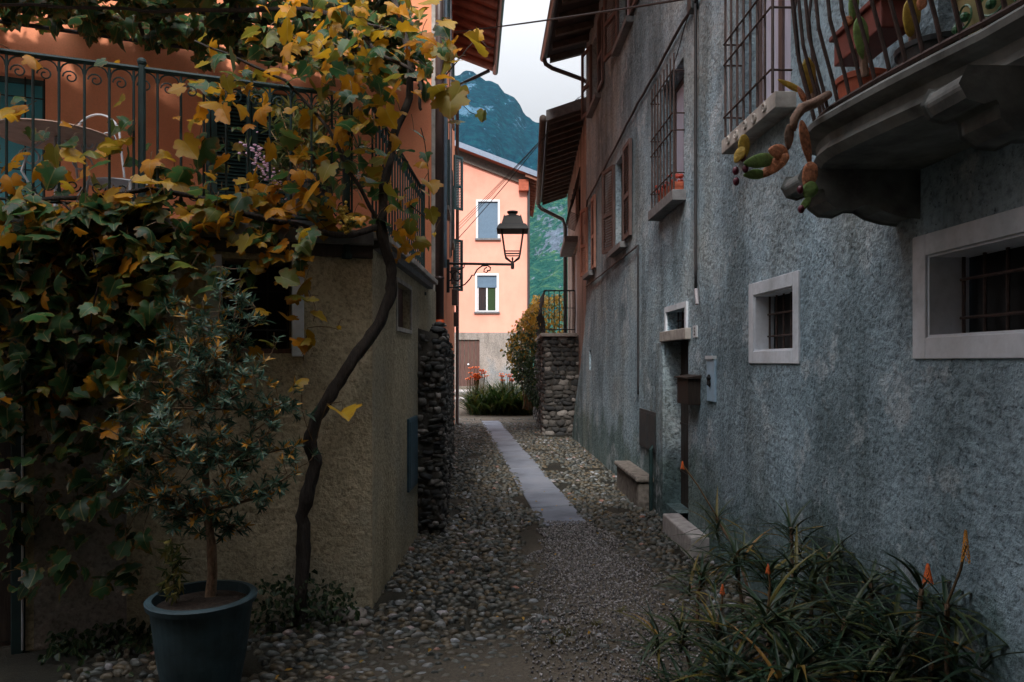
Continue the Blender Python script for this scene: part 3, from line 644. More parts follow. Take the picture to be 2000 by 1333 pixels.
# ------------------------------------------------------------------ items on the balcony and sills
def ico(c, r, mb, nu=10, nv=6, squash=(1, 1, 1), rot=None, rough=0):
    vs = []; fs = []; c = Vector(c)
    for j in range(nv+1):
        a = math.pi*j/nv
        for i in range(nu):
            p = Vector((math.sin(a)*math.cos(2*math.pi*i/nu)*squash[0], math.sin(a)*math.sin(2*math.pi*i/nu)*squash[1], math.cos(a)*squash[2]))*r
            if rough: p *= 1+rough*mnoise.noise((p+c)*2.2/r)
            if rot: p = rot@p
            vs.append(c+p)
    for j in range(nv):
        for i in range(nu): fs.append((j*nu+i, (j+1)*nu+i, (j+1)*nu+(i+1) % nu, j*nu+(i+1) % nu))
    mb.add(vs, fs); return mb
def pad(parent, px, py, D, rx, ry, ang, mat, th=.35, yaw=0, fruits=()):
    """a prickly pear pad: rx, ry in metres"""
    c = P(px, py, D); mb = MB(); rot = Matrix.Rotation(yaw, 3, 'Z')@Matrix.Rotation(ang, 3, 'Y')
    rx *= 1.28; ry *= 1.25; ico((0, 0, 0), 1, mb, 18, 12, (1, 1, 1)); big = max(rx, ry); vv = []
    for v in mb.v:
        along = v[2] if ry >= rx else v[0]; f = 1+.22*along-.12*along*along
        vv.append(rot@Vector((v[0]*rx*(f if ry >= rx else 1), v[1]*min(rx, ry)*.24, v[2]*ry*(f if ry < rx else 1))))
    mb.v = [tuple(v*(1+.05*mnoise.noise(v*60))) for v in vv]
    mb.v = [tuple(Vector(v)+c) for v in mb.v]
    o = build('pad', mb, M[mat], parent, smooth=True)
    for fx, fy in fruits:
        mb = MB(); ico(P(fx, fy, D-.01), .013, mb, 8, 6, (1, 1, 1.3)); build('fruit', mb, M['fruit'], o, smooth=True)
    return o
s = 2.82/1400
pc = thing('prickly_pear', 'prickly pear trailing over the balcony edge with orange pads and maroon fruits', 'cactus', tuple(P(1605, 225, 2.85)))
mb = MB(); mb.tube([P(1618, 185, 2.88), P(1595, 200, 2.82), P(1566, 212, 2.8), P(1552, 232, 2.8), P(1548, 255, 2.8)], [.016, .020, .021, .018, .013], 10); build('stem', mb, M['cactusb'], pc, smooth=True)
pad(pc, 1541, 268, 2.80, 10*s, 21*s, R(8), 'cactusb', yaw=.5)
pad(pc, 1520, 297, 2.78, 18*s, 12*s, R(5), 'cactuso', yaw=.3)
pad(pc, 1483, 315, 2.77, 31*s, 11*s, R(-14), 'cactusg', yaw=.4, fruits=((1451, 308), (1456, 330)))
pad(pc, 1512, 325, 2.79, 26*s, 10*s, R(-38), 'cactuso', yaw=-.3)
pad(pc, 1474, 341, 2.78, 24*s, 8*s, R(-10), 'cactusg', yaw=.5, fruits=((1437, 334), (1438, 355)))
pad(pc, 1453, 288, 2.76, 11*s, 20*s, R(5), 'cactusy', yaw=.4)
pad(pc, 1444, 303, 2.75, 8*s, 13*s, R(30), 'cactusy', yaw=-.6)
pad(pc, 1574, 280, 2.80, 11*s, 36*s, R(-17), 'cactuso', yaw=.5)
pad(pc, 1581, 345, 2.80, 13*s, 24*s, R(14), 'cactuso', yaw=.2, fruits=((1563, 371),))
pad(pc, 1582, 372, 2.795, 12*s, 15*s, R(25), 'cactusg', yaw=.1)
pad(pc, 1572, 400, 2.79, 6*s, 15*s, R(38), 'cactusg', yaw=.1, fruits=((1565, 409),))
pc2 = thing('prickly_pear', 'mustard prickly pear pads standing upright behind the far balcony bars', 'cactus', tuple(P(1585, 190, 3.05)))
mb = MB(); mb.tube([P(1592, 205, 3.1), P(1588, 170, 3.08)], .015, 8); build('stem', mb, M['cactusb'], pc2)
pad(pc2, 1580, 148, 3.05, .027, .062, R(-6), 'cactusy', yaw=.3)
pad(pc2, 1544, 168, 3.0, .05, .012, R(20), 'cactusy', yaw=.2); pad(pc2, 1566, 185, 3.0, .03, .012, R(60), 'cactuso', yaw=.2)
def pot(name, label, cat, c, r, h, mat, rim=.12, n=28, soil=True, taper=.72):
    t = thing(name, label, cat, (c[0], c[1], c[2])); mb = MB()
    mb.lathe(c, [(r*taper, 0), (r*(taper+.12), h*.35), (r*.97, h*(1-rim)), (r*1.04, h*(1-rim)), (r*1.06, h*.985), (r*1.02, h), (r*.92, h), (r*.9, h*.90), (.0001, h*.90)], n)
    build('body', mb, M[mat], t, smooth=False)
    if soil:
        mb = MB(); mb.lathe(c, [(r*.905, h*.9), (r*.6, h*.93), (.001, h*.94)], 16); build('soil', mb, M['soil'], t)
    return t
gp1 = pot('plant_pot', 'ribbed terracotta pot at the far end of the stone balcony', 'plant pot', tuple(G.pt(2.98, 2.625, .30)), .10, .2, 'terracotta')
pc3 = thing('prickly_pear', 'tall green prickly pear rising from the balcony between red planter and big pot', 'cactus', tuple(P(1685, 115, 2.85)))
mb = MB(); mb.tube([P(1690, 150, 2.87), P(1684, 95, 2.86)], .016, 8); build('stem', mb, M['cactusb'], pc3)
pad(pc3, 1682, 74, 2.85, .03, .068, R(-5), 'cactusg', yaw=.3); pad(pc3, 1667, 12, 2.86, .02, .05, R(8), 'cactusg', yaw=.3); pad(pc3, 1655, 42, 2.85, .014, .02, R(50), 'cactuso')
pc4 = thing('prickly_pear', 'olive prickly pear pads just left of the painted ceramic pot', 'cactus', tuple(P(1780, 110, 2.65)))
mb = MB(); mb.tube([P(1783, 120, 2.67), P(1782, 60, 2.66)], .014, 8); build('stem', mb, M['cactusb'], pc4)
pad(pc4, 1780, 35, 2.65, .036, .06, R(10), 'cactusy', yaw=.4); pad(pc4, 1790, -10, 2.66, .03, .05, R(-20), 'cactusy', yaw=.4); pad(pc4, 1800, 8, 2.6, .015, .02, R(20), 'cactuso')
mb = MB(); mb.fb(G, 2.95, 3.35, 3.02, 3.16, .10, .24); mb.fb(G, 2.93, 3.37, 3.14, 3.165, .085, .255)
build('planter', mb, M['redplanter'], None, label='dark red window box hanging on the wall above the balcony', cat='planter', loc=G.pt(3.15, 3.02, .15), bevel=.006)
pot('plant_pot', 'low black pot on the balcony beside the painted ceramic pot', 'plant pot', tuple(G.pt(2.62, 2.625, .22)), .13, .17, 'blackpot')
cp = pot('ceramic_pot', 'large cream ceramic pot painted with green rings on the near end of the balcony', 'plant pot', tuple(G.pt(2.32, 2.625, .17)), .15, .25, 'cream', taper=.6)
mb = MB()
cc = G.pt(2.32, 2.625, .17)
for k in range(10):
    a = 2*math.pi*k/10; rr = .147
    pts = [cc+Vector((math.cos(a+math.cos(t)*.22)*rr, math.sin(a+math.cos(t)*.22)*rr, .135+math.sin(t)*.036)) for t in np.linspace(0, 2*math.pi, 15)]
    mb.tube(pts, .004, 4); ico(cc+Vector((math.cos(a)*rr*.99, math.sin(a)*rr*.99, .135)), .016, mb, 8, 5, (1, 1, 1))
build('glaze_pattern', mb, M['ceramicgreen'], cp)
# flower box on the sill
fb_ = thing('flower_box', 'terracotta flower box with red flowers behind the bars of the first floor window', 'flower box', tuple(G.pt(7.15, 3.26, .03)))
mb = MB(); mb.fb(G, 6.85, 7.5, 3.262, 3.37, -.06, .08); build('box', mb, M['terracotta'], fb_, bevel=.01)
mb = MB()
for k in range(34): ico(G.pt(random.uniform(6.86, 7.5), 3.38+random.random()*.09, random.uniform(-.05, .09)), random.uniform(.012, .026), mb, 6, 4)
build('flowers', mb, M['redfl'], fb_, kind='stuff')

# ------------------------------------------------------------------ OUTBUILDING with terrace (left)
L = Frame((-.93, 4.77), (-1, -.375)); L.n = (-L.t[1]*-1, 0) if False else (L.t[1]*-1, L.t[0])   # outward = -y, slightly +x
if L.n[1] > 0: L.n = (-L.n[0], -L.n[1])
kL = math.hypot(1, .375)
Sd = Frame((-.93, 4.77), (.0187, 1)); Sd.n = (Sd.t[1], -Sd.t[0])
ob = thing('outbuilding', 'low brown rendered outbuilding with a railed terrace on top at the left corner', 'outbuilding', (-1.5, 5, 0))
ht = lambda t: t*kL
mb = MB()
wall_cells(mb, L, 0, ht(5.5), -.1, 2.41, [(ht(.48), ht(.87), 1.70, 2.29, .3), (ht(1.86), ht(3.0), -.1, 2.1, .3)])
wall_cells(mb, Sd, 0, 3.4, -.1, 2.44, [(.90, 1.58, 1.925, 2.28, .07)])
build('wall', mb, M['brownwall'], ob)
# grey stretch of wall near the door
mb = MB(); mb.fb(L, ht(1.36), ht(1.80), 0, 2.1, 0, .008); build('grey_wall_patch', mb, M['greyband'], ob)
mb = MB(); mb.quad(Sd.pt(.9, 1.925, -.068), Sd.pt(1.58, 1.925, -.068), Sd.pt(1.58, 2.28, -.068), Sd.pt(.9, 2.28, -.068)); nw = build('niche_back', mb, M['brownwood'], ob)
build('niche_frame', surround(Sd, .90, 1.58, 1.925, 2.28, .035, -.01, .012), M['stonew'], ob)
# terrace slab, floor
A = L.pt(ht(5.5), 0, 0)
mb = MB(); mb.fb(L, .0, ht(5.5), 2.41, 2.505, -.3, .07); sb = build('terrace_slab', mb, M['slate'], ob, bevel=.01)
mb = MB(); mb.fb(L, .0, ht(5.5), 2.33, 2.41, .0, .03); build('beam', mb, M['darkwood'], ob)
mb = MB(); mb.add([(-.97, 4.9, 2.45), (-.91, 8.5, 2.45), (-6.5, 6.5, 2.45), (-6.5, 2.9, 2.45), (-.97, 4.9, 2.5), (-.91, 8.5, 2.5), (-6.5, 6.5, 2.5), (-6.5, 2.9, 2.5)], [(0, 1, 2, 3), (4, 5, 6, 7)]); build('terrace_floor', mb, M['slate'], ob)
# tiled coping along the side
mb = MB()
u = -.06
while u < 2.75:
    mb.fb(Sd, u, u+.17, 2.455+.004*(int(u*10) % 2), 2.5+.004*(int(u*10) % 2), -.25, .10); u += .178
build('coping', mb, M['stonew'], ob, bevel=.004)
mb = MB(); mb.fb(Sd, 0, 2.7, 2.40, 2.452, -.1, .06); build('beam', mb, M['slate'], ob)
# front window
mb = MB(); mb.fb(L, ht(.42), ht(.93), 1.62, 2.35, -.34, -.3); wn = build('window', mb, M['blackin'], ob)
for a, b_ in ((.41, .48), (.87, .955)): jm = MB(); jm.fb(L, ht(a), ht(b_), 1.68, 2.31, -.1, .02); build('jamb', jm, M['frame'], wn, bevel=.004)
build('grille', grille(L, ht(.5), ht(.85), 1.7, 2.29, -.12, 4, (1.85, 2.1), .006, .006, dp=0), M['iron'], wn)
mb = MB(); mb.fb(L, ht(.48), ht(.87), 1.70, 1.73, -.25, -.02); build('sill', mb, M['brownwood'], wn)
# door far left
mb = MB()
for k in range(8): a = 1.9+k*.13; mb.fb(L, ht(a), ht(a+.124), .03, 2.05, -.16, -.12)
dr = build('door', mb, M['darkwood'], ob)
mb = MB(); mb.fb(L, ht(1.84), ht(1.90), -.02, 2.1, -.14, .03); mb.fb(L, ht(1.90), ht(3.0), 2.03, 2.1, -.14, .03); build('door_frame', mb, M['greeniron'], dr, bevel=.006)
mb = MB(); mb.tube([L.pt(ht(1.845), .02, .035), L.pt(ht(1.845), 2.0, .035)], .006, 6); build('edge_rod', mb, M['whiteiron'], dr)
# service panel and pipe on the side
mb = MB(); mb.fb(Sd, 1.40, 1.88, .52, 1.15, 0, .02); mb.fb(Sd, 1.43, 1.85, .55, 1.12, .02, .026); build('service_panel', mb, M['bluepanel'], ob)
mb = MB(); mb.tube([Sd.pt(2.18, -.02, .05), Sd.pt(2.18, .62, .05), Sd.pt(2.18, .66, 0)], .028, 8); build('standpipe', mb, M['greeniron'], ob)
# railing
def railing(F, a, b_, d, n, z0, z1, mat, parent, posts=()):
    mb = MB(); mb.tube([F.pt(a, z1, d), F.pt(b_, z1, d)], .016, 6); mb.tube([F.pt(a, z0+.06, d), F.pt(b_, z0+.06, d)], .010, 6)
    st = (b_-a)/n
    for i in range(n+1):
        u = a+st*i; mb.tube([F.pt(u, z0+.06, d), F.pt(u, z1, d)], .0075, 6)
        if i < n:
            r = min(st*.42, .055)
            pts = [F.pt(u+st*.5+math.cos(t)*st*.46, z1-.075+math.sin(t)*.06, d) for t in np.linspace(math.pi, 0, 9)]
            mb.tube(pts, .005, 5); mb.spiral(F, u+st*.55, z1-.10, d, r*.75, 1.3, 0, .0045, 1)
            pts = [F.pt(u+st*.5+math.cos(t)*st*.46, z0+.14-math.sin(t)*.06, d) for t in np.linspace(math.pi, 0, 9)]
            mb.tube(pts, .005, 5); mb.spiral(F, u+st*.45, z0+.16, d, r*.75, 1.3, math.pi, .0045, 1)
    r_ = build('railing', mb, mat, parent)
    for u in posts:
        p = MB(); p.tube([F.pt(u, z0-.17, d), F.pt(u, z1+.02, d)], .022, 8); p.tube([F.pt(u, z0-.18, d), F.pt(u, z0-.15, d)], .035, 8); ico(F.pt(u, z1+.04, d), .028, p, 8, 6); build('post', p, mat, r_)
    return r_
railing(L, ht(.13), ht(2.75), .035, 22, 2.5, 3.385, M['greeniron'], ob, (ht(.16), ht(1.28), ht(2.4)))
railing(Sd, .1, 2.5, -.02, 20, 2.5, 3.385, M['greeniron'], ob, (2.5,))

# ------------------------------------------------------------------ CORAL HOUSE (left, behind the terrace)
C = Frame((-.90, 8.3), (-1, -.375)); C.n = (-C.t[1], C.t[0])
if C.n[1] > 0: C.n = (-C.n[0], -C.n[1])
K = Frame((-.90, 8.3), (-.057, 1)); K.n = (K.t[1], -K.t[0])
ch = thing('coral_house', 'tall coral plastered house behind the vine with green shutters and brown eaves', 'house', (-2.5, 10, 0))
mb = MB()
wall_cells(mb, C, 0, ht(8), -.1, 9.6, [(ht(1.48), ht(2.24), 2.5, 4.52, .16), (ht(3.62), ht(4.7), 2.85, 4.4, .2), (ht(1.5), ht(2.3), 6.0, 7.4, .16)])
wall_cells(mb, K, 0, 10.3, -.1, 9.6, [(3.0, 3.8, 4.1, 5.4, .15), (6.2, 7.0, 4.1, 5.4, .15), (3.0, 3.8, 6.7, 8.0, .15), (6.2, 7.0, 6.7, 8.0, .15)])
e = K.pt(10.3, 0, 0); mb.quad(Vector((e.x, e.y, -.1)), Vector((-9, e.y-3, -.1)), Vector((-9, e.y-3, 9.6)), Vector((e.x, e.y, 9.6)))
q = C.pt(ht(8), 0, 0); mb.quad(Vector((q.x, q.y, -.1)), Vector((-9, e.y-3, -.1)), Vector((-9, e.y-3, 9.6)), Vector((q.x, q.y, 9.6)))
build('wall', mb, M['coral'], ch)
mb = MB(); mb.fb(C, -.015, .035, 2.4, 9.5, 0, .012); build('corner_strip', mb, M['stonew'], ch)
# french door with louvred shutters
fr = MB(); fr.fb(C, ht(1.44), ht(1.48), 2.5, 4.56, 0, .03); fr.fb(C, ht(2.24), ht(2.28), 2.5, 4.56, 0, .03); fr.fb(C, ht(1.44), ht(2.28), 4.56, 4.60, 0, .03)
wd = build('french_door', fr, M['shut_gr'], ch)
for a, b_ in ((1.49, 1.855), (1.865, 2.23)): shutter(wd, C, ht(a), ht(b_), 2.51, 4.5, .0, M['shut_gr'])
mb = MB(); mb.fb(C, ht(1.4), ht(2.3), 2.3, 4.6, -.2, -.16); build('pane', mb, M['blackin'], wd)
wn = sash(C, ht(3.62), ht(4.7), 2.85, 4.4, -.15, ch, M['shut_gr'], M['bluepane'], label='wide window with green frame and iron bars')
mb = grille(C, ht(3.64), ht(4.68), 2.85, 4.4, -.06, 8, (3.1, 3.5, 3.9, 4.2), .007, .007, dp=.05); build('grille', mb, M['iron'], wn)
wn = sash(C, ht(1.5), ht(2.3), 6.0, 7.4, -.12, ch, M['shut_gr'], M['pane'])
for u0, z0 in ((3.0, 4.1), (6.2, 4.1), (3.0, 6.7), (6.2, 6.7)):
    wn = sash(K, u0, u0+.8, z0, z0+1.3, -.12, ch, M['framew'], M['pane'])
    for s0 in (-1, 1):
        a = u0-.42 if s0 < 0 else u0+.82
        shutter(wn, K, a, a+.4, z0, z0+1.3, .03, M['shut_gr'])
    sill(K, u0-.06, u0+.86, z0, .08, wn, 'stonew')
# far end window seen edge-on, shutters half open
for u0, z0, zh in ((8.4, 3.3, 1.2), (8.9, 5.3, 1.3)):
    F2 = Frame((K.pt(u0, 0, 0).x, K.pt(u0, 0, 0).y), (K.n[0]+.1, K.n[1]+1.2)); F2.n = (F2.t[1], -F2.t[0])
    shutter(ch, F2, .01, .3, z0, z0+zh, 0, M['shut_gr'])
# roof, eaves
zr = lambda d: 9.62-.36*d
mb = MB(); mb.hexa([K.pt(-2, zr(1.0), 1.0), K.pt(10.5, zr(1.0), 1.0), K.pt(10.5, zr(-3.5), -3.5), K.pt(-2, zr(-3.5), -3.5), K.pt(-2, zr(1.0)+.1, 1.0), K.pt(10.5, zr(1.0)+.1, 1.0), K.pt(10.5, zr(-3.5)+.1, -3.5), K.pt(-2, zr(-3.5)+.1, -3.5)])
rf = build('roof', mb, M['roofwood'], ch)
mb = MB(); u = -1.9
while u < 10.5:
    mb = MB(); mb.tube([K.pt(u, zr(.98)-.03, .98), K.pt(u, zr(.5)-.03, .5), K.pt(u, zr(-.1)-.03, -.1)], .085, 8); u += .46
    build('rafter', mb, M['roofwood'], rf, smooth=True)
mb = MB(); mb.tube([K.pt(-2, 9.30, 1.06), K.pt(10.55, 9.26, 1.06)], .075, 10); build('gutter', mb, M['gutter'], ch, smooth=True)
# pipes
mb = MB(); mb.tube([K.pt(-.0, 9.2, .06), K.pt(-.0, 2.1, .06)], .05, 12); mb.tube([K.pt(0, 4.9, .06), K.pt(0, 4.94, .06)], .056, 12); mb.tube([K.pt(0, 2.6, .06), K.pt(0, 2.63, .06)], .056, 12)
dp = build('downpipe', mb, M['pipe'], ch, smooth=True)
mb = MB(); mb.tube([K.pt(0, 2.13, .06), K.pt(0, 2.05, .06), K.pt(-.01, 1.99, .03), K.pt(-.02, 1.95, -.04), K.pt(-.02, 1.88, -.06)], .058, 12); build('elbow', mb, M['orange'], dp, smooth=True)
mb = MB(); mb.tube([K.pt(10.28, 9.2, .9), K.pt(10.28, 9.0, .5), K.pt(10.28, 8.8, .07), K.pt(10.28, .05, .07), K.pt(10.2, 0.0, .16)], .045, 10); build('downpipe', mb, M['pipe'], ch, smooth=True)
for uu, dd, r_, mt in ((.5, .05, .018, 'bluepipe'), (.9, .05, .016, 'cable'), (2.0, .05, .03, 'bluepipe'), (4.6, .05, .022, 'palecable'), (5.2, .05, .02, 'cable')):
    rope([K.pt(uu, 9.1, dd), K.pt(uu+.05, 2.6+uu*.2, dd)], r_, M[mt], 'conduit', ch, seg=20, wob=.0)
for uu, zz in ((7.6, 2.9), (9.2, 2.5), (6.9, 3.3)):
    mb = MB(); mb.fb(K, uu, uu+.22, zz, zz+.35, 0, .12); build('meter_box', mb, M['gutter'], ch, bevel=.01)

# pergola over the terrace
pg = thing('pergola', 'dark iron pergola frame over the terrace carrying the vine canopy', 'pergola', tuple(C.pt(ht(1.5), 2.5, 1.5)))
mb = MB()
for d in (.15, 1.0, 1.9, 2.7): mb.tube([C.pt(ht(.1+.37*d), 4.82, d), C.pt(ht(4.8), 4.82, d)], .02, 6)
for u in (1.2, 2.0, 2.8, 4.0): mb.tube([C.pt(ht(u), 4.84, .02), C.pt(ht(u), 4.84, 3.1)], .02, 6)
build('beams', mb, M['iron'], pg)
for u in (.16, 2.4):
    mb = MB(); mb.tube([L.pt(ht(u), 2.5, -.05), L.pt(ht(u), 4.84, -.05)], .018, 8); build('post', mb, M['greeniron'], pg)

# ------------------------------------------------------------------ rubble walls
def sphT(nu=8, nv=5):
    T = []; 
    for j in range(nv+1):
        a = math.pi*j/nv
        for i in range(nu):
            v = np.array([math.sin(a)*math.cos(2*math.pi*i/nu), math.sin(a)*math.sin(2*math.pi*i/nu), math.cos(a)])
            v = np.sign(v)*np.abs(v)**.62; T.append(v)
    q = [t for j in range(nv) for i in range(nu) for t in ((j*nu+i, (j+1)*nu+i, (j+1)*nu+(i+1) % nu), (j*nu+i, (j+1)*nu+(i+1) % nu, j*nu+(i+1) % nu))]
    return np.array(T), np.array(q)
ST, SF = sphT()
def rubble(name, F_list, parent, sz=(.10, .06)):
    pos = []; ax = []; sc = []
    for F, u0, u1, z0, z1f, d in F_list:
        z = z0+.03
        while True:
            h = random.uniform(.7, 1.4)*sz[1]; u = u0+random.uniform(0, .05); any_ = False
            while u < u1:
                w_ = random.uniform(.6, 1.7)*sz[0]*.5
                if z < z1f(u)-.02:
                    any_ = True; pos.append(F.pt(u+w_, z+random.uniform(-.012, .012), d+random.uniform(-.035, .006)))
                    ax.append((F.t, F.n)); sc.append((w_*1.0, random.uniform(.05, .075), h*.60))
                u += 2*w_+.004
            z += h*1.08
            if not any_: break
    pos = np.array([tuple(p) for p in pos]); n_ = len(pos)
    MM = np.zeros((n_, 3, 3))
    for i, (t, nn) in enumerate(ax):
        a = random.uniform(-.2, .2)
        X = np.array([t[0]*math.cos(a), t[1]*math.cos(a), math.sin(a)]); Y = np.array([nn[0], nn[1], 0.]); Zz = np.cross(X, Y)
        MM[i] = np.stack([X, Y, Zz], 1)
    TT = ST[None]*(1+rng.uniform(-.20, .20, (n_, len(ST), 1)))*(1+rng.uniform(-.12, .12, (n_, 1, 3)))
    V, F = scatter(TT, SF, pos, MM, np.array(sc))
    return np_mesh(name, V, F, M['rubble'], parent, smooth=False, floats={'lv': np.repeat(rng.random(n_)**1.4, len(ST))})
M['mortar0'] = simple('dark_mortar', (.055, .05, .043), 1, var=.5, scale=25, bs=.8)
sw = thing('rubble_wall', 'rough rubble stone wall at the foot of the coral house', 'stone wall', (-.9, 9, 0))
W = Frame((-.64, 6.8), (-.069, 1)); W.n = (W.t[1], -W.t[0])
We = Frame((-.64, 6.8), (-1, 0)); We.n = (0, -1)
top = lambda u: 2.02-.035*u+.06*mnoise.noise(Vector((u*2, 0, 0)))
mb = MB(); mb.hexa([W.pt(.02, -.1, -.03), W.pt(6.7, -.1, -.03), W.pt(6.7, -.1, -.22), W.pt(.02, -.1, -.30), W.pt(.02, 1.90, -.06), W.pt(6.7, 1.70, -.03), W.pt(6.7, 1.75, -.22), W.pt(.02, 1.98, -.30)])
build('core', mb, M['mortar0'], sw)
rubble('stones', [(W, 0, 6.7, 0, top, -.05), (We, 0, .25, 0, lambda u: 1.93+.1*u, -.03)], sw, (.085, .045))

# stone terrace of the pinkish house
stt = thing('stone_terrace', 'rubble stone terrace with iron railing in front of the pinkish house', 'terrace', (1.0, 16.5, 0))
T1 = Frame((.69, 16.0), (1, 0)); T1.n = (0, -1); T2 = Frame((.69, 16.0), (-.012, 1)); T2.n = (-1, 0)
mb = MB(); mb.box(.74, 1.5, 16.04, 21, -.1, 2.2); build('core', mb, M['mortar0'], stt)
rubble('stones', [(T1, 0, .75, 0, lambda u: 2.2, -.04), (T2, 0, 4.8, 0, lambda u: 2.2, -.04)], stt, (.16, .085))
mb = MB(); mb.box(.64, 1.45, 15.94, 21.1, 2.2, 2.28); build('coping', mb, M['stonew'], stt, bevel=.015)
mb = MB(); 
for F, a, b_, n in ((T1, .02, .72, 6), (T2, .05, 4.4, 34)):
    for i in range(n+1):
        u = a+(b_-a)*i/n; mb.tube([F.pt(u, 2.28, -.05), F.pt(u, 2.5, -.05), F.pt(u, 2.75, .03), F.pt(u, 2.95, .0), F.pt(u, 3.22, -.05)], .010, 5)
    mb.tube([F.pt(a, 3.23, -.05), F.pt(b_, 3.23, -.05)], .018, 6); mb.tube([F.pt(a, 2.36, -.05), F.pt(b_, 2.36, -.05)], .012, 6); mb.tube([F.pt(a, 2.84, -.03), F.pt(b_, 2.84, -.03)], .008, 6)
build('railing', mb, M['iron'], stt)

# ------------------------------------------------------------------ PINKISH HOUSE beyond the grey one
H = Frame((1.10, 0), (.0243, 1)); H.n = (-H.t[1], H.t[0])
ph = thing('pinkish_house', 'narrow faded pinkish house with deep timber eaves beyond the grey house', 'house', (2, 17, 0))
mb = MB(); wall_cells(mb, H, 13.6, 20.7, -.1, 6.5, [(16.6, 18.4, 2.28, 4.35, .12), (15.4, 17.0, 4.85, 5.75, .12)])
mb.quad(H.pt(20.7, -.1, 0), H.pt(20.7, 6.5, 0), H.pt(20.7, 6.5, -5), H.pt(20.7, -.1, -5)); mb.quad(H.pt(13.6, -.1, 0), H.pt(13.6, 6.5, 0), H.pt(13.6, 6.5, -5), H.pt(13.6, -.1, -5))
build('wall', mb, M['pinkgrey'], ph)
zq = lambda d: 6.55-.33*d
mb = MB(); mb.hexa([H.pt(13.7, zq(.76), .76), H.pt(21.0, zq(.76), .76), H.pt(21.0, zq(-3), -3), H.pt(13.7, zq(-3), -3), H.pt(13.7, zq(.76)+.12, .76), H.pt(21.0, zq(.76)+.12, .76), H.pt(21.0, zq(-3)+.12, -3), H.pt(13.7, zq(-3)+.12, -3)])
rf = build('roof', mb, M['roofdark'], ph)
mb = MB(); u = 13.75
while u < 20.95:
    mb = MB(); mb.hexa([H.pt(u, zq(.72)-.10, .72), H.pt(u+.08, zq(.72)-.10, .72), H.pt(u+.08, zq(0)-.10, 0), H.pt(u, zq(0)-.10, 0), H.pt(u, zq(.72)-.002, .72), H.pt(u+.08, zq(.72)-.002, .72), H.pt(u+.08, zq(0)-.002, 0), H.pt(u, zq(0)-.002, 0)]); u += .42
    build('rafter', mb, M['rafter'], rf)
mb = MB(); mb.fb(H, 13.62, 13.7, 6.2, 6.32, 0, .8); mb.v = []; mb.f = []
mb.hexa([H.pt(13.64, zq(.78)-.06, .78), H.pt(13.70, zq(.78)-.06, .78), H.pt(13.70, zq(-3)-.06, -3), H.pt(13.64, zq(-3)-.06, -3), H.pt(13.64, zq(.78)+.14, .78), H.pt(13.70, zq(.78)+.14, .78), H.pt(13.70, zq(-3)+.14, -3), H.pt(13.64, zq(-3)+.14, -3)])
build('verge_board', mb, M['slate'], rf)
mb = MB(); mb.tube([H.pt(13.7, 6.30, .84), H.pt(21.0, 6.28, .84)], .07, 10); build('gutter', mb, M['rafter'], ph, smooth=True)
mb = MB(); mb.tube([H.pt(20.9, 6.2, .84), H.pt(20.9, 6.1, .75), H.pt(20.75, 5.75, .12), H.pt(20.6, 5.5, .07), H.pt(20.6, 2.3, .07)], .055, 10); build('downpipe', mb, M['gutter'], ph, smooth=True)
mb = MB(); mb.fb(H, 16.6, 18.4, 2.28, 4.35, -.12, -.07); dr = build('door', mb, M['frame'], ph)
mb = MB()
for i in range(3): a = 16.65+i*.6; mb.fb(H, a, a+.06, 2.3, 4.3, -.07, -.04)
build('panel_frame', mb, M['framew'], dr)
mb = MB(); mb.fb(H, 16.3, 18.7, 4.37, 4.5, 0, .3); build('door_hood', mb, M['slate'], ph)
wn = sash(H, 15.4, 17.0, 4.85, 5.75, -.11, ph, M['darkwood'], M['pane'])
mb = MB()
for i in range(12):
    u = 15.35+i*1.7/11; mb.tube([H.pt(u, 5.8, .02), H.pt(u, 5.4, .06), H.pt(u, 5.0, .22), H.pt(u, 4.85, .22), H.pt(u, 4.75, .02)], .009, 5)
for z, d in ((5.8, .02), (5.2, .14), (4.85, .22)): mb.tube([H.pt(15.35, z, d), H.pt(17.05, z, d)], .012, 5)
for u in (15.7, 16.2, 16.7): mb.spiral(H, u, 5.3, .13, .14, 1.4, rad=.01)
build('grille', mb, M['iron'], wn)
mb = MB(); mb.fb(H, 14.6, 14.8, 3.9, 4.2, 0, .08); build('meter_box', mb, M['slate'], ph)

# ------------------------------------------------------------------ FAR PEACH HOUSE
E = Frame((.707, 33), (-1, 0)); E.n = (0, -1)
fh = thing('peach_house', 'peach house with blue roller shutters closing the far end of the lane', 'house', (-2, 34, .4))
mb = MB(); wall_cells(mb, E, 0, 9, 2.97, 9.9, [(1.36, 2.27, 7.3, 9.0, .14), (1.41, 2.31, 3.93, 5.6, .14)])
mb.add([E.pt(0, 9.9, 0), E.pt(9, 9.9, 0), E.pt(5, 11.75, 0)], [(0, 1, 2)])
mb.quad(E.pt(0, 0, 0)+Vector((0, 0, 2.97)), E.pt(0, 9.9, 0), E.pt(0, 9.9, -8), E.pt(0, 2.97, -8))
build('wall', mb, M['peach'], fh)
mb = MB(); wall_cells(mb, E, 0, 9, -.1, 2.97, [(2.2, 3.25, .5, 2.64, .12)], d=.02); mb.quad(E.pt(0, -.1, .02), E.pt(0, 2.97, .02), E.pt(0, 2.97, -8), E.pt(0, -.1, -8)); build('plinth', mb, M['greyband'], fh)
def eroof(u): return 10.2+.38*u if u < 5 else 10.2+1.9-.38*(u-5)
mb = MB()
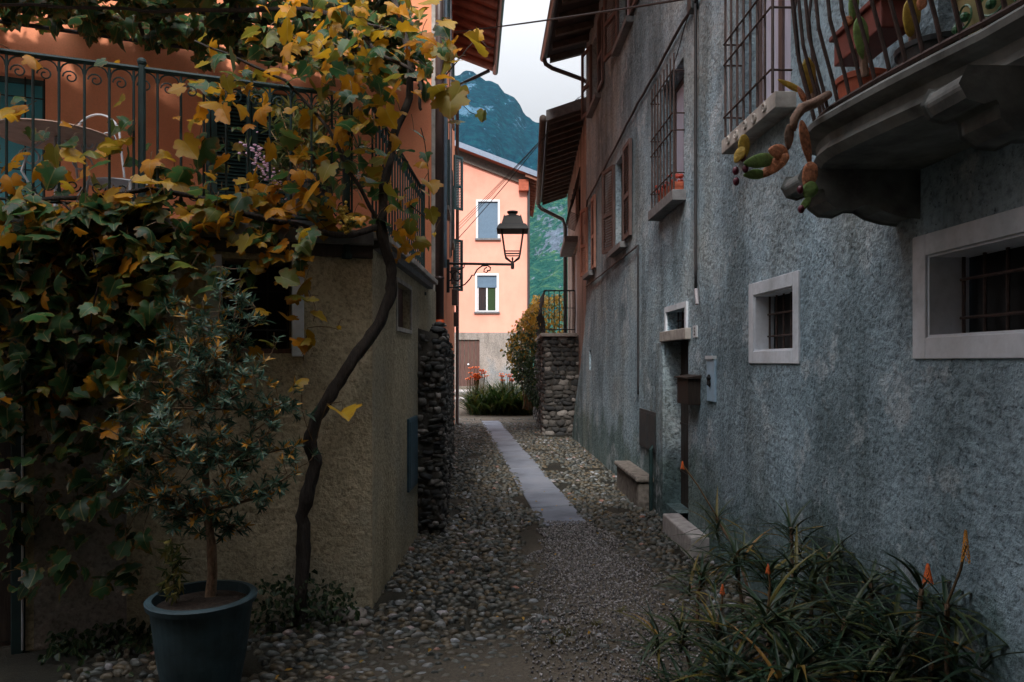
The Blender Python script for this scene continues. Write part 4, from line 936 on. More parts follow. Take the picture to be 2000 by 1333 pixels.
for a, b_ in ((-.5, 5), (5, 10)):
    mb.hexa([E.pt(a, eroof(a)-.06, .55), E.pt(b_, eroof(b_)-.06, .55), E.pt(b_, eroof(b_)-.06, -8.3), E.pt(a, eroof(a)-.06, -8.3), E.pt(a, eroof(a)+.12, .55), E.pt(b_, eroof(b_)+.12, .55), E.pt(b_, eroof(b_)+.12, -8.3), E.pt(a, eroof(a)+.12, -8.3)])
rf = build('roof', mb, M['roofwood'], fh)
mb = MB()
for a, b_ in ((-.55, 5), (5, 10.05)):
    mb.hexa([E.pt(a, eroof(a)-.05, .55), E.pt(b_, eroof(b_)-.05, .55), E.pt(b_, eroof(b_)-.05, .60), E.pt(a, eroof(a)-.05, .60), E.pt(a, eroof(a)+.2, .55), E.pt(b_, eroof(b_)+.2, .55), E.pt(b_, eroof(b_)+.2, .60), E.pt(a, eroof(a)+.2, .60)])
build('verge_flashing', mb, M['bluemetal'], rf)
mb = MB()
for a, b_ in ((-.1, 5), (5, 9.5)):
    mb.hexa([E.pt(a, eroof(a)-.50, 0), E.pt(b_, eroof(b_)-.50, 0), E.pt(b_, eroof(b_)-.50, .12), E.pt(a, eroof(a)-.50, .12), E.pt(a, eroof(a)-.06, 0), E.pt(b_, eroof(b_)-.06, 0), E.pt(b_, eroof(b_)-.06, .12), E.pt(a, eroof(a)-.06, .12)])
build('verge_beam', mb, M['rafter'], rf)
mb = MB()
for k in range(12):
    mb = MB(); d = .5-k*.6; mb.hexa([E.pt(-.5, eroof(-.5)-.2, d), E.pt(.1, eroof(.1)-.2, d), E.pt(.1, eroof(.1)-.2, d-.1), E.pt(-.5, eroof(-.5)-.2, d-.1), E.pt(-.5, eroof(-.5)-.062, d), E.pt(.1, eroof(.1)-.062, d), E.pt(.1, eroof(.1)-.062, d-.1), E.pt(-.5, eroof(-.5)-.062, d-.1)])
    build('rafter', mb, M['tile'], rf)
mb = MB(); mb.fb(E, -.05, .40, 9.45, 9.95, .02, .3); build('purlin_end', mb, M['terracotta'], rf)
mb = MB(); mb.tube([E.pt(-.05, 9.9, .06), E.pt(-.05, .5, .06)], .06, 8); build('downpipe', mb, M['gutter'], fh)
for a, b_, c, e, half in ((1.36, 2.27, 7.3, 9.0, 0), (1.41, 2.31, 3.93, 5.6, 1)):
    wn = build('window', surround(E, a, b_, c, e, .09, -.02, .02, bottom=False), M['framew'], fh)
    z0 = c if not half else c+1.12
    mb = MB(); z = z0
    while z < e-.01: mb.fb(E, a, b_, z+.005, min(z+.05, e), -.09, -.055); mb.fb(E, a, b_, z, z+.005, -.09, -.07); z += .055
    build('roller_shutter', mb, M['roller'], wn)
    mb = MB(); mb.fb(E, a-.14, b_+.14, c-.08, c, -.1, .1); build('sill', mb, M['slate'], wn)
    mb = MB(); mb.fb(E, a, b_, c, e, -.14, -.12); build('pane', mb, M['pane'], wn)
    if half:
        mb = MB(); mb.fb(E, a+.42, a+.49, c, c+1.12, -.12, -.09); mb.fb(E, a, a+.06, c, c+1.12, -.12, -.09); mb.fb(E, b_-.06, b_, c, c+1.12, -.12, -.09); mb.fb(E, a+.06, b_-.06, c, c+.06, -.12, -.092); build('sash', mb, M['framew'], wn)
        mb = MB(); mb.fb(E, a+.08, a+.42, c+.06, c+1.1, -.119, -.112); build('curtain', mb, M['gcurtain'], wn)
mb = MB()
for k in range(6): a = 2.2+k*.175; mb.fb(E, a+.005, a+.17, .5, 2.64, -.10, -.06)
dr = build('door', mb, M['brownwood'], fh); mb = MB(); ico(E.pt(2.72, 1.5, -.04), .05, mb); build('knob', mb, M['white'], dr)
mb = MB(); mb.box(-3.3, -1.75, 29.2, 31.2, .15, .42); build('stone_step', mb, M['step'], None, label='flat pale stone step below the brown door of the peach house', cat='step', loc=(-2.4, 30, .2), bevel=.03)
mb = MB(); mb.box(-2.9, -1.65, 26.6, 27.8, .02, .26); build('stone_step', mb, M['step'], None, label='lower flat stone step beside the daylilies at the end of the lane', cat='step', loc=(-2.2, 27, .1), bevel=.03)

# unseen house added behind the camera to shade the near lane
rb = thing('added_shade_house', 'added plain house behind the viewpoint that shades the near lane', 'house', (-1, -4, 0))
mb = MB(); mb.box(-8, 4, -9, -3.2, -.1, 9); build('wall', mb, M['brownwall'], rb)
mb = MB(); mb.hexa([(-8.3, -9.3, 8.9), (4.3, -9.3, 8.9), (4.3, -2.6, 8.9), (-8.3, -2.6, 8.9), (-8.3, -9.3, 9.1), (4.3, -9.3, 9.1), (4.3, -2.6, 9.1), (-8.3, -2.6, 9.1)]); build('roof', mb, M['tile'], rb)

mb = MB(); mb.box(-8, 1.9, -3.2, 1.0, 2.85, 6.5); build('overhead_shade_block', mb, M['brownwall'], rb)  # added mass overhead, out of frame, darkens the foreground
mb = MB(); mb.box(-8, -3.2, -3.2, -.3, -.1, 2.79); build('side_shade_block', mb, M['brownwall'], rb)  # added side wall below it, blocks more sky light
# ------------------------------------------------------------------ street lantern
D = 12.5; q = D/1400
wl = thing('wall_lantern', 'black wrought iron lantern on a scrolled bracket fixed to the coral house', 'street lamp', tuple(P(1001, 515, D)))
c0 = P(1001, 526, D)
def sqp(y, hw): return (hw*q*1.414, (526-y)*q)
mb = MB(); mb.lathe(c0, [sqp(441, 21.5), sqp(428, 17.5), sqp(425, 16), sqp(421, 7), sqp(419, 6), sqp(416, 9), sqp(415, 10.5), sqp(412, 4)], 4, True)
mb.lathe(c0, [sqp(452.5, 30), sqp(452, 30.5), sqp(444, 27), sqp(441, 24), sqp(441.2, 10)], 4, True)
for sx in (-1, 1):
    for sy in (-1, 1): mb.lathe(c0+Vector((sx*16*q, sy*16*q, (526-426)*q)), [(.02, -.03), (.012, 0), (.002, .035)], 6)
build('cap', mb, M['iron'], wl)
mb = MB()
for sx in (-1, 1):
    for sy in (-1, 1):
        mb.tube([c0+Vector((sx*21*q, sy*21*q, (526-452)*q)), c0+Vector((sx*14.5*q, sy*14.5*q, (526-497)*q))], .014, 4)
        mb.tube([c0+Vector((sx*14.5*q, sy*14.5*q, (526-497)*q)), c0+Vector((sx*13*q, sy*13*q, (526-504)*q)), c0+Vector((sx*3*q, sy*3*q, (526-512)*q))], .012, 4)
for y, hw in ((493, 15), (498, 14.3)):
    for a, b_ in (((-1, -1), (1, -1)), ((1, -1), (1, 1)), ((1, 1), (-1, 1)), ((-1, 1), (-1, -1))):
        mb.tube([c0+Vector((a[0]*hw*q, a[1]*hw*q, (526-y)*q)), c0+Vector((b_[0]*hw*q, b_[1]*hw*q, (526-y)*q))], .010, 4)
mb.lathe(c0, [(.02, 0), (.03, .02), (.03, .1), (.02, .13), (.01, .15), (.018, .17), (.012, .2), (.001, .21)], 8)
build('cage', mb, M['iron'], wl)
mb = MB()
for a, b_ in (((-1, -1), (1, -1)), ((1, -1), (1, 1)), ((1, 1), (-1, 1)), ((-1, 1), (-1, -1))):
    f0 = lambda s_, hw, y: c0+Vector((s_[0]*hw*q, s_[1]*hw*q, (526-y)*q)); mb.quad(f0(a, 20.3, 453), f0(b_, 20.3, 453), f0(b_, 14.3, 493), f0(a, 14.3, 493))
build('glass', mb, M['glass'], wl)
mb = MB(); Wp = Vector((-1.13, D, 0)); pl = lambda px, py: P(px, py, D)
mb.tube([pl(873, 515), pl(1000, 517)], .022, 8)
mb.tube([pl(876, 562), pl(893, 562), pl(908, 556), pl(918, 545), pl(922, 538), pl(926, 538), pl(932, 527), pl(941, 520), pl(952, 519), pl(958, 523), pl(957, 529), pl(951, 529)], .013, 6)
mb.tube([pl(951, 522), pl(946, 526), pl(945, 531), pl(950, 533), pl(953, 530)], .011, 6)
mb.tube([pl(880, 530), pl(898, 527), pl(906, 523), pl(907, 517)], .011, 6)
mb.tube([pl(874+10*math.cos(t), 540+10*math.sin(t)) for t in np.linspace(0, 2*math.pi, 14)], .012, 6)
mb.tube([pl(892+7*math.cos(t), 540+9*math.sin(t)) for t in np.linspace(0, 2*math.pi, 14)], .012, 6)
mb.box(-1.16, -1.09, D-.05, D+.05, 2.85, 3.42); build('bracket', mb, M['iron'], wl)

# ------------------------------------------------------------------ wires across the lane
rope([K.pt(5.0, 7.75, .05), G.pt(6.34, 4.86, .05)], .011, M['cable'], 'overhead_cable', seg=30, sag=.02, label='thick black cable crossing the lane high between the coral and grey houses', cat='cable')
for i, (dy, dd) in enumerate(((0, 0), (6, .06), (12, .1), (28, .2))):
    a = K.pt(10.0, 5.15-dy*.013, .1); b_ = H.pt(13.75, 6.75-dy*.006, .1+dd)
    lab = ['topmost of the four thin wires climbing across the peach house front', 'second from the top of the four thin wires before the peach house', 'third from the top of the four thin wires before the peach house', 'lowest and darkest of the four thin wires before the peach house'][i]
    rope([a, b_], .006 if i < 3 else .009, M['cable'], 'overhead_wire', seg=20, sag=.05, label=lab, cat='wire', group='thin wires across the lane')

# ------------------------------------------------------------------ LEAVES
def grape_template():
    half = [(.05, -.05), (.13, -.17), (.24, -.20), (.34, -.15), (.40, -.05), (.50, .02), (.50, .12), (.42, .20), (.50, .30), (.60, .40), (.55, .47), (.56, .57), (.42, .58), (.34, .56), (.32, .66), (.24, .74), (.20, .84), (.10, .90)]
    out = [(0, 0)]+half+[(0, 1.0)]+[(-x, y) for x, y in reversed(half)]
    n = len(out); cx, cy = 0, .32
    inner = [(cx+(x-cx)*.5, cy+(y-cy)*.5) for x, y in out]
    pts = [(cx, cy)]+inner+out
    T = []
    for x, y in pts:
        r = math.hypot(x, y-.3); T.append((x, y, .10*abs(x)-.30*r*r))
    F = []
    for i in range(n):
        j = (i+1) % n; F.append((0, 1+i, 1+j)); F.append((1+i, 1+n+i, 1+n+j)); F.append((1+i, 1+n+j, 1+j))
    rad = np.array([0]+[.32]*n+[.62]*n)
    return np.array(T), np.array(F), rad
GT, GF, GR = grape_template()
def leaves(name, parent, pos, size, lv, mat, nbias=(0, -.55, .85), spread=.55, T=GT, TF=GF, rad=GR, tip=(0, -.3, -1), **kw):
    pos = np.array(pos, float); n_ = len(pos)
    nr = np.array(nbias)[None]+rng.normal(0, spread, (n_, 3)); tp = np.array(tip)[None]+rng.normal(0, .6, (n_, 3))
    MM = rot_from(nr, tp); size = np.array(size)
    TT = np.broadcast_to(T, (n_,)+T.shape).copy()
    TT[:, :, 2] *= rng.uniform(-.6, 3.2, (n_, 1)); TT[:, :, 2] += TT[:, :, 0]*TT[:, :, 1]*rng.normal(0, .25, (n_, 1)); TT[:, :, 2] += np.abs(TT[:, :, 0])*rng.normal(.15, .38, (n_, 1))
    TT[:, :, 0] *= rng.uniform(.8, 1.15, (n_, 1))
    V, F = scatter(TT, TF, pos, MM, size)
    luv = np.concatenate([np.tile(T[:, :2], (n_, 1)), np.tile(rad, n_)[:, None]], 1)
    return np_mesh(name, V, F, M[mat], parent, floats={'lv': np.repeat(lv, len(T))}, vecs={'luv': luv}, **kw)
vine = thing('grapevine', 'old grapevine with yellow and green autumn leaves sprawling over the terrace railing', 'grapevine', tuple(P(585, 1215, 4.5)))
def jag(pts, amp, seg=5):
    out = []
    for i in range(len(pts)-1):
        for k in range(seg):
            p = pts[i].lerp(pts[i+1], k/seg); v = Vector((mnoise.noise(p*5), mnoise.noise(p*5+Vector((9, 0, 0))), mnoise.noise(p*5+Vector((0, 9, 0)))))*amp; out.append(p+v)
    out.append(pts[-1]); return out
def barktube(mb, pts, r0, r1, n=12, amp=.35):
    """gnarled, twisted trunk"""
    m = MB(); N = len(pts); m.tube(pts, [r0+(r1-r0)*i/(N-1) for i in range(N)], n)
    for i, v in enumerate(m.v):
        c = pts[min(i//n, N-1)]; p = Vector(v); k = i % n
        s_ = 1+amp*math.sin(3*2*math.pi*k/n+(i//n)*.35)*.5+amp*mnoise.noise(p*14)
        m.v[i] = tuple(c+(p-c)*s_)
    mb.add(m.v, m.f)
tp = [P(588, 1225, 4.48), P(588, 1160, 4.48), P(592, 1090, 4.5), P(590, 1010, 4.5), P(603, 950, 4.5), P(618, 905, 4.5), P(603, 860, 4.48), P(618, 815, 4.48), P(655, 760, 4.5), P(700, 690, 4.53), P(742, 625, 4.62), P(764, 575, 4.68), P(764, 520, 4.68), P(750, 470, 4.62), P(742, 430, 4.6)]
mb = MB(); barktube(mb, jag(tp, .012), .042, .032); build('trunk', mb, M['bark'], vine, smooth=True)
for pts, r0, r1 in (([P(742, 440, 4.6), P(690, 455, 4.5), P(600, 447, 4.45), P(520, 433, 4.35), P(440, 405, 4.3), P(370, 378, 4.25), P(300, 370, 4.2), P(150, 385, 4.1), P(20, 400, 4.0)], .022, .012),
                    ([P(742, 430, 4.6), P(752, 350, 4.7), P(770, 260, 4.8), P(797, 190, 4.8), P(800, 130, 4.8), P(785, 60, 4.85), P(765, -30, 5.0)], .032, .018),
                    ([P(700, 60, 4.9), P(740, 100, 4.8), P(790, 132, 4.8), P(815, 150, 4.75), P(826, 175, 4.7), P(822, 215, 4.7)], .014, .010),
                    ([P(742, 430, 4.6), P(690, 350, 4.5), P(640, 250, 4.5), P(560, 160, 4.5), P(440, 110, 4.4), P(380, 80, 4.4)], .014, .006),
                    ([P(120, 400, 4.0), P(180, 470, 3.95), P(185, 560, 3.9), P(175, 650, 3.9)], .006, .004),
                    ([P(760, 60, 4.9), P(600, 20, 5.2), P(300, 20, 5.4), P(0, 10, 5.3)], .02, .01),
                    ([P(0, 680, 3.9), P(40, 730, 3.9), P(60, 800, 3.9)], .004, .003), ([P(800, 400, 4.8), P(835, 430, 4.8), P(838, 330, 4.8), P(822, 250, 4.8)], .005, .003),
                    ([P(870, 150, 4.9), P(905, 110, 4.8), P(935, 75, 4.8), P(960, 95, 4.8)], .004, .002), ([P(880, 180, 4.8), P(915, 215, 4.8), P(945, 228, 4.8)], .003, .002),
                    ([P(100, 850, 3.9), P(130, 790, 3.9), P(120, 700, 3.9), P(60, 640, 3.9)], .004, .003)):
    mb = MB(); j = jag(pts, .03); barktube(mb, j, r0, r1, 8, .2); build('branch', mb, M['bark'], vine, smooth=True)
pos = []; size = []; lv = []
def clump(n, gen, smin, smax, lvf):
    for _ in range(n):
        px, py, D_ = gen(); pos.append(tuple(P(px, py, D_))); size.append(random.uniform(smin*.62, smax)); lv.append(min(1, max(0, lvf(px, py))))
def Yw(px):
    """distance of the terrace front at this column"""
    k = (px-1000)/1400; t = (-.93-4.77*k)/(1-.375*k); return 4.77-.375*t
U = random.uniform
green = lambda a, b_: U(0, .5); mixl = lambda a, b_: random.choice([U(.1, .5), U(.2, .56), U(.5, .78), U(.62, .98), U(.66, .95)]); warm = lambda a, b_: random.choice([U(.5, .72), U(.6, 1), U(.7, .95), U(.15, .5), U(.15, .5)])
# lower left mass
def g():
    while True:
        px, py = U(-60, 330), U(390, 900)
        if py < 640+180*math.exp(-((px-60)/160)**2)+60*mnoise.noise(Vector((px/60, 0, 0))): break
    return px, py, Yw(px)-abs(random.gauss(.06, .16))-.05
clump(420, g, .08, .145, lambda a, b_: U(0, .5) if random.random() < .84 else U(.52, .85))
clump(130, lambda: (U(-30, 330), U(400, 560), Yw(200)-U(.05, .35)), .08, .145, lambda a, b_: U(.05, .5) if random.random() < .7 else U(.52, .9))
# along and above the rail
def g():
    px = U(-20, 620); py = 260+px*.12+random.gauss(0, 95)
    return px, py, Yw(px)-.05+random.gauss(0, .13)
clump(120, g, .08, .145, mixl)
def g():
    px = U(0, 640); return px, 430+random.gauss(0, 30)-.05*px, Yw(px)-U(.05, .3)
clump(150, g, .08, .14, mixl)
# upper middle spray
def g():
    px = U(380, 880); py = 130+random.gauss(0, 38)-.04*(px-380)+(40 if px < 500 else 0); return px, py, 4.5+random.gauss(0, .22)
clump(125, g, .08, .14, warm)
def g():
    px = random.gauss(690, 58); py = U(0, 470); return min(px, 850), py, 4.66+random.gauss(0, .2)
clump(165, g, .08, .155, mixl)
clump(45, lambda: (U(560, 830), U(-20, 90), 4.7+random.gauss(0, .25)), .08, .15, warm)
# overhead canopy on the pergola, seen from below
for _ in range(2600):
    u, d = U(.0, 4.9), U(.05, 3.2)
    if u < .37*d+.05*random.random(): continue
    p = C.pt(ht(u), 4.86+random.gauss(.03, .07)+.1*mnoise.noise(Vector((u*2, d*2, 0))), d)
    pos.append(tuple(p)); size.append(U(.13, .2)); lv.append(U(0, .55))
# below the ledge and loose sprays
clump(55, lambda: (U(300, 600), U(450, 550), Yw(450)-U(.1, .3)), .07, .13, mixl)
clump(22, lambda: (U(400, 600), U(540, 700), Yw(480)-U(.1, .25)), .09, .14, lambda a, b_: U(.5, .85))
clump(130, lambda: (U(-20, 300), U(820, 1160), Yw(120)-U(.05, .28)), .07, .13, lambda a, b_: U(0, .35))
clump(150, lambda: (random.gauss(200, 90), random.gauss(720, 110), Yw(160)-U(.08, .35)), .07, .13, lambda a, b_: U(.1, .5) if random.random() < .7 else U(.5, .85))
clump(24, lambda: (U(750, 830), U(290, 510), 4.75+random.gauss(0, .12)), .07, .13, mixl)
for px, py, s_, l_ in ((945, 228, .08, .55), (935, 128, .17, .66), (925, 78, .09, .95), (890, 95, .10, .8), (880, 210, .2, .62), (900, 190, .14, .6), (870, 140, .13, .6), (880, 250, .1, .6), (865, 60, .13, .7), (848, 20, .16, .66), (862, 105, .13, .6), (892, 130, .08, .7), (896, 105, .07, .85),
                      (665, 828, .16, .98), (660, 642, .03, 1.0), (612, 630, .10, .66), (590, 755, .12, .68), (580, 565, .05, .9), (545, 425, .14, .82), (605, 395, .16, .8), (838, 375, .13, .74), (645, 340, .13, .6), (400, 300, .2, .36), (700, 262, .16, .35), (840, 425, .10, .6), (600, 470, .14, .42), (848, 460, .03, 1)):
    pos.append(tuple(P(px, py-s_*150, 4.3 if px < 700 else 4.6))); size.append(s_); lv.append(l_)
leaves('foliage', vine, pos, size, np.array(lv), 'grape', spread=.62)
# grapes
for cx_, cy_ in ((668, 425), (684, 434)):
    mb = MB()
    for _ in range(30): p = P(cx_+random.gauss(0, 6), cy_+random.gauss(0, 12), 4.4+random.gauss(0, .02)); ico(p, .011, mb, 6, 4)
    build('grape_cluster', mb, M['cactusy'], vine, smooth=True)
# tendrils and leaf stalks
for pts in ([P(612, 870, 4.48), P(640, 790, 4.4), P(668, 786, 4.35), P(672, 812, 4.32)], [P(592, 700, 4.45), P(600, 640, 4.4), P(640, 640, 4.35), P(660, 645, 4.3)], [P(600, 560, 4.4), P(615, 600, 4.35), P(612, 628, 4.3)], [P(610, 860, 4.45), P(590, 800, 4.38), P(588, 752, 4.32)], [P(640, 452, 4.45), P(620, 430, 4.4), P(605, 395, 4.3), P(548, 420, 4.3)]):
    mb = MB(); mb.tube(jag(pts, .015), .0028, 5); build('tendril', mb, M['twig'], vine)
mb = MB()
for i in range(0, len(pos), 3):
    p = Vector(pos[i]); q_ = p+Vector((U(-.06, .06), U(0, .1), U(.0, .12))); mb.tube([p, p.lerp(q_, .5)+Vector((0, 0, .015)), q_], .0022, 4, False)
build('stalks', mb, M['twig'], vine, kind='stuff')

# narrow leaf template (closed, bent strip)
def strip_template(w, segs=4, droop=.15, fold=.3):
    T = []; F = []
    for i in range(segs+1):
        t = i/segs; ww = w*math.sin(math.pi*min(1, .12+t*.88))**.8 if i < segs else 0.002
        z = -droop*t*t; T += [(-ww, t, z+fold*ww), (0, t, z), (ww, t, z+fold*ww)]
    for i in range(segs):
        for k in range(2): a = i*3+k; F.append((a, a+1, a+4, a+3))
    return np.array(T), np.array(F)
NT, NF = strip_template(.12, 3, .1)
NR = np.full(len(NT), .3)
def rosettes(centers, dirs, nl, length, warmp=.12):
    pos = []; nr = []; tp = []; sz = []; lvv = []
    for c, d in zip(centers, dirs):
        d = Vector(d).normalized(); a = d.orthogonal().normalized(); b_ = d.cross(a); wm = random.random() < warmp*3
        for k in range(nl):
            th = k*2.4+U(-.3, .3); el = U(.1, 1.1); o = (a*math.cos(th)+b_*math.sin(th))*math.cos(el)+d*math.sin(el)
            pos.append(tuple(Vector(c)-d*U(0, .035))); tp.append(tuple(o)); nr.append(tuple(d*math.cos(el)-(a*math.cos(th)+b_*math.sin(th))*math.sin(el)+Vector((0, 0, .01))))
            sz.append(length*U(.7, 1.25)); lvv.append(U(.82, 1) if (wm and el > .75) else U(0, .8))
    return np.array(pos), np.array(nr), np.array(tp), np.array(sz), np.array(lvv)
def narrow(name, parent, data, mat, T=NT, TF=NF, **kw):
    pos, nr, tp, sz, lvv = data; MM = rot_from(nr, tp); V, F = scatter(T, TF, pos, MM, sz)
    luv = np.concatenate([np.tile(T[:, :2]*np.array([[1, 1]])+np.array([[.05, 0]]), (len(pos), 1)), np.full((len(V), 1), .3)], 1)
    return np_mesh(name, V, F, M[mat], parent, floats={'lv': np.repeat(lvv, len(T))}, vecs={'luv': luv}, **kw)
# potted shrub lower left
ps = thing('potted_shrub', 'bushy shrub with narrow blue-green leaves growing in the big teal pot', 'shrub', tuple(P(395, 1325, 3.7)))
base = P(412, 1170, 3.7)
mb = MB(); tr = jag([P(410, 1190, 3.7), P(416, 1120, 3.7), P(414, 1060, 3.7), P(405, 1000, 3.7), P(400, 900, 3.68)], .01); barktube(mb, tr, .028, .017, 10, .15); trk = build('trunk', mb, M['barkp'], ps, smooth=True)
cen = []; dr_ = []; mbb = MB()
hub = P(405, 930, 3.7)
ends = [(430, 520, .05), (470, 545, .1), (395, 585, -.1), (330, 610, 0), (500, 600, .1), (365, 660, -.2), (450, 650, .2), (300, 700, .1), (530, 690, 0), (400, 720, -.25), (260, 770, 0), (340, 770, .25), (480, 760, -.2), (575, 780, .05),
        (215, 840, .1), (290, 860, -.15), (420, 830, .3), (520, 850, -.15), (580, 870, .1), (205, 920, -.05), (350, 900, -.3), (455, 930, -.25), (560, 925, 0), (270, 960, .1), (600, 905, .1), (380, 985, .15), (470, 1020, 0), (330, 1010, -.1), (240, 900, .2), (545, 800, .2), (310, 820, -.2), (440, 880, -.1)]
fork = [P(408, 1000, 3.7), P(400, 900, 3.68), P(405, 800, 3.68)]
for ex, ey, dd in ends:
    e_ = P(ex, ey, 3.68+dd); f0 = min(fork, key=lambda q_: abs(q_.z-(e_.z-.12)))
    m_ = f0.lerp(e_, .5)+Vector((U(-.03, .03), U(-.03, .03), U(-.05, .0))); br = jag([f0, m_, e_], .02, 5); mbb.tube(br, [.008-.006*i/(len(br)-1) for i in range(len(br))], 5)
    for _ in range(random.randint(13, 21)):
        b0_ = br[random.randint(4, len(br)-1)]; c = b0_+Vector((random.gauss(0, .055), random.gauss(0, .055), random.gauss(.015, .05)))
        cen.append(c); dr_.append((c-b0_).normalized()+(e_-f0).normalized()*.5+Vector((0, -.1, .5))); mbb.tube([b0_, b0_.lerp(c, .5)+Vector((0, 0, -.008)), c], .002, 4, False)
build('twigs', mbb, M['twig'], ps)
narrow('foliage', ps, rosettes(cen, dr_, 12, .050, .13), 'shrubleaf')
pt_ = pot('plant_pot', 'large teal plastic pot standing at the bottom left of the lane', 'plant pot', tuple(Vector((P(395, 1320, 3.62).x, 3.62, .0))), .25, .47, 'tealpot', rim=.07, n=40)
tl = thing('trailing_plant', 'small trailing plant with yellowish leaves at the left rim of the teal pot', 'plant', tuple(P(335, 1170, 3.6)))
cen = []; dr_ = []
for k in range(26): cen.append(P(338+U(-16, 16), 1060+k*4.4, 3.55+U(-.04, .04))); dr_.append((U(-.5, .5), -.5, -.4))
narrow('foliage', tl, rosettes(cen, dr_, 5, .06, .2), 'oleander')
mb = MB(); mb.tube([P(345, 1180, 3.6), P(338, 1120, 3.56), P(334, 1050, 3.55)], .004, 5); build('stem', mb, M['twig'], tl)

# oleander on the terrace
ol = thing('oleander', 'potted oleander with pale pink flowers on the terrace before the green shutters', 'shrub', tuple(P(608, 470, 5.3)))
cen = []; dr_ = []; hub = P(605, 390, 5.3); mb = MB()
for _ in range(120):
    px, py = random.gauss(605, 48), U(200, 370); c = P(px, py, 5.3+random.gauss(0, .15)); cen.append(c); dr_.append((c-hub)+Vector((0, 0, .1))); mb.tube([hub, hub.lerp(c, .5)+Vector((0, 0, .02)), c], .004, 4, False)
build('stems', mb, M['twig'], ol); narrow('foliage', ol, rosettes(cen, dr_, 8, .11, .1), 'oleander')
mb = MB()
for _ in range(90):
    k = U(0, 1); c = P(490+60*k+random.gauss(0, 9), 285+90*k+random.gauss(0, 14), 5.05+random.gauss(0, .05)); ico(c, U(.008, .016), mb, 6, 4, (1, 1, .5))
build('flowers', mb, M['pinkfl'], ol, kind='stuff')
pot('plant_pot', 'black pot holding the oleander on the terrace', 'plant pot', (P(608, 0, 5.3).x, 5.3, 2.5), .165, .5, 'blackpot')

# table and chair on the terrace
tb = thing('terrace_table', 'round brown-topped table with white scrolled iron legs on the terrace', 'table', tuple(Vector((P(110, 0, 5.0).x, 5.0, 2.5))))
tc = Vector(tb.location)
mb = MB(); mb.lathe(tc+Vector((0, 0, .70)), [(.36, 0), (.38, .012), (.36, .025)], 28); build('tabletop', mb, M['tabletop'], tb)
for a in (R(30), R(120), R(210), R(300)):
    Fl = Frame((tc.x, tc.y), (math.cos(a), math.sin(a))); mb = MB()
    mb.tube([Fl.pt(.05, 3.2, 0), Fl.pt(.16, 3.1, 0), Fl.pt(.2, 2.95, 0), Fl.pt(.12, 2.8, 0), Fl.pt(.16, 2.62, 0), Fl.pt(.3, 2.51, 0)], .009, 6); mb.spiral(Fl, .15, 3.05, 0, .07, 1.4, rad=.007); mb.spiral(Fl, .2, 2.68, 0, .06, 1.4, rad=.007, sgn=-1); build('leg', mb, M['whiteiron'], tb)
cr = thing('terrace_chair', 'white wrought iron chair with scrolled back beside the terrace table', 'chair', tuple(Vector((P(235, 0, 5.3).x, 5.3, 2.5))))
cc = Vector(cr.location); Fc_ = Frame((cc.x, cc.y), (1, -.25))
mb = MB(); mb.lathe(cc+Vector((0, 0, .44)), [(.2, 0), (.21, .01), (.2, .02)], 20); build('seat', mb, M['whiteiron'], cr)
mb = MB(); mb.tube([Fc_.pt(-.2, 2.95, -.18)]+[Fc_.pt(-.2*math.cos(t), 3.22+.18*math.sin(t), -.22) for t in np.linspace(0, math.pi, 15)]+[Fc_.pt(.2, 2.95, -.18)], .008, 6)
for u in (-.08, .08): mb.spiral(Fc_, u, 3.2, -.21, .08, 1.5, rad=.006, sgn=1 if u > 0 else -1)
build('backrest', mb, M['whiteiron'], cr)
for sx in (-1, 1):
    for sy in (-1, 1): mb = MB(); mb.tube([cc+Vector((sx*.15, sy*.15, .44)), cc+Vector((sx*.19, sy*.19, 0))], .009, 6); build('leg', mb, M['whiteiron'], cr)

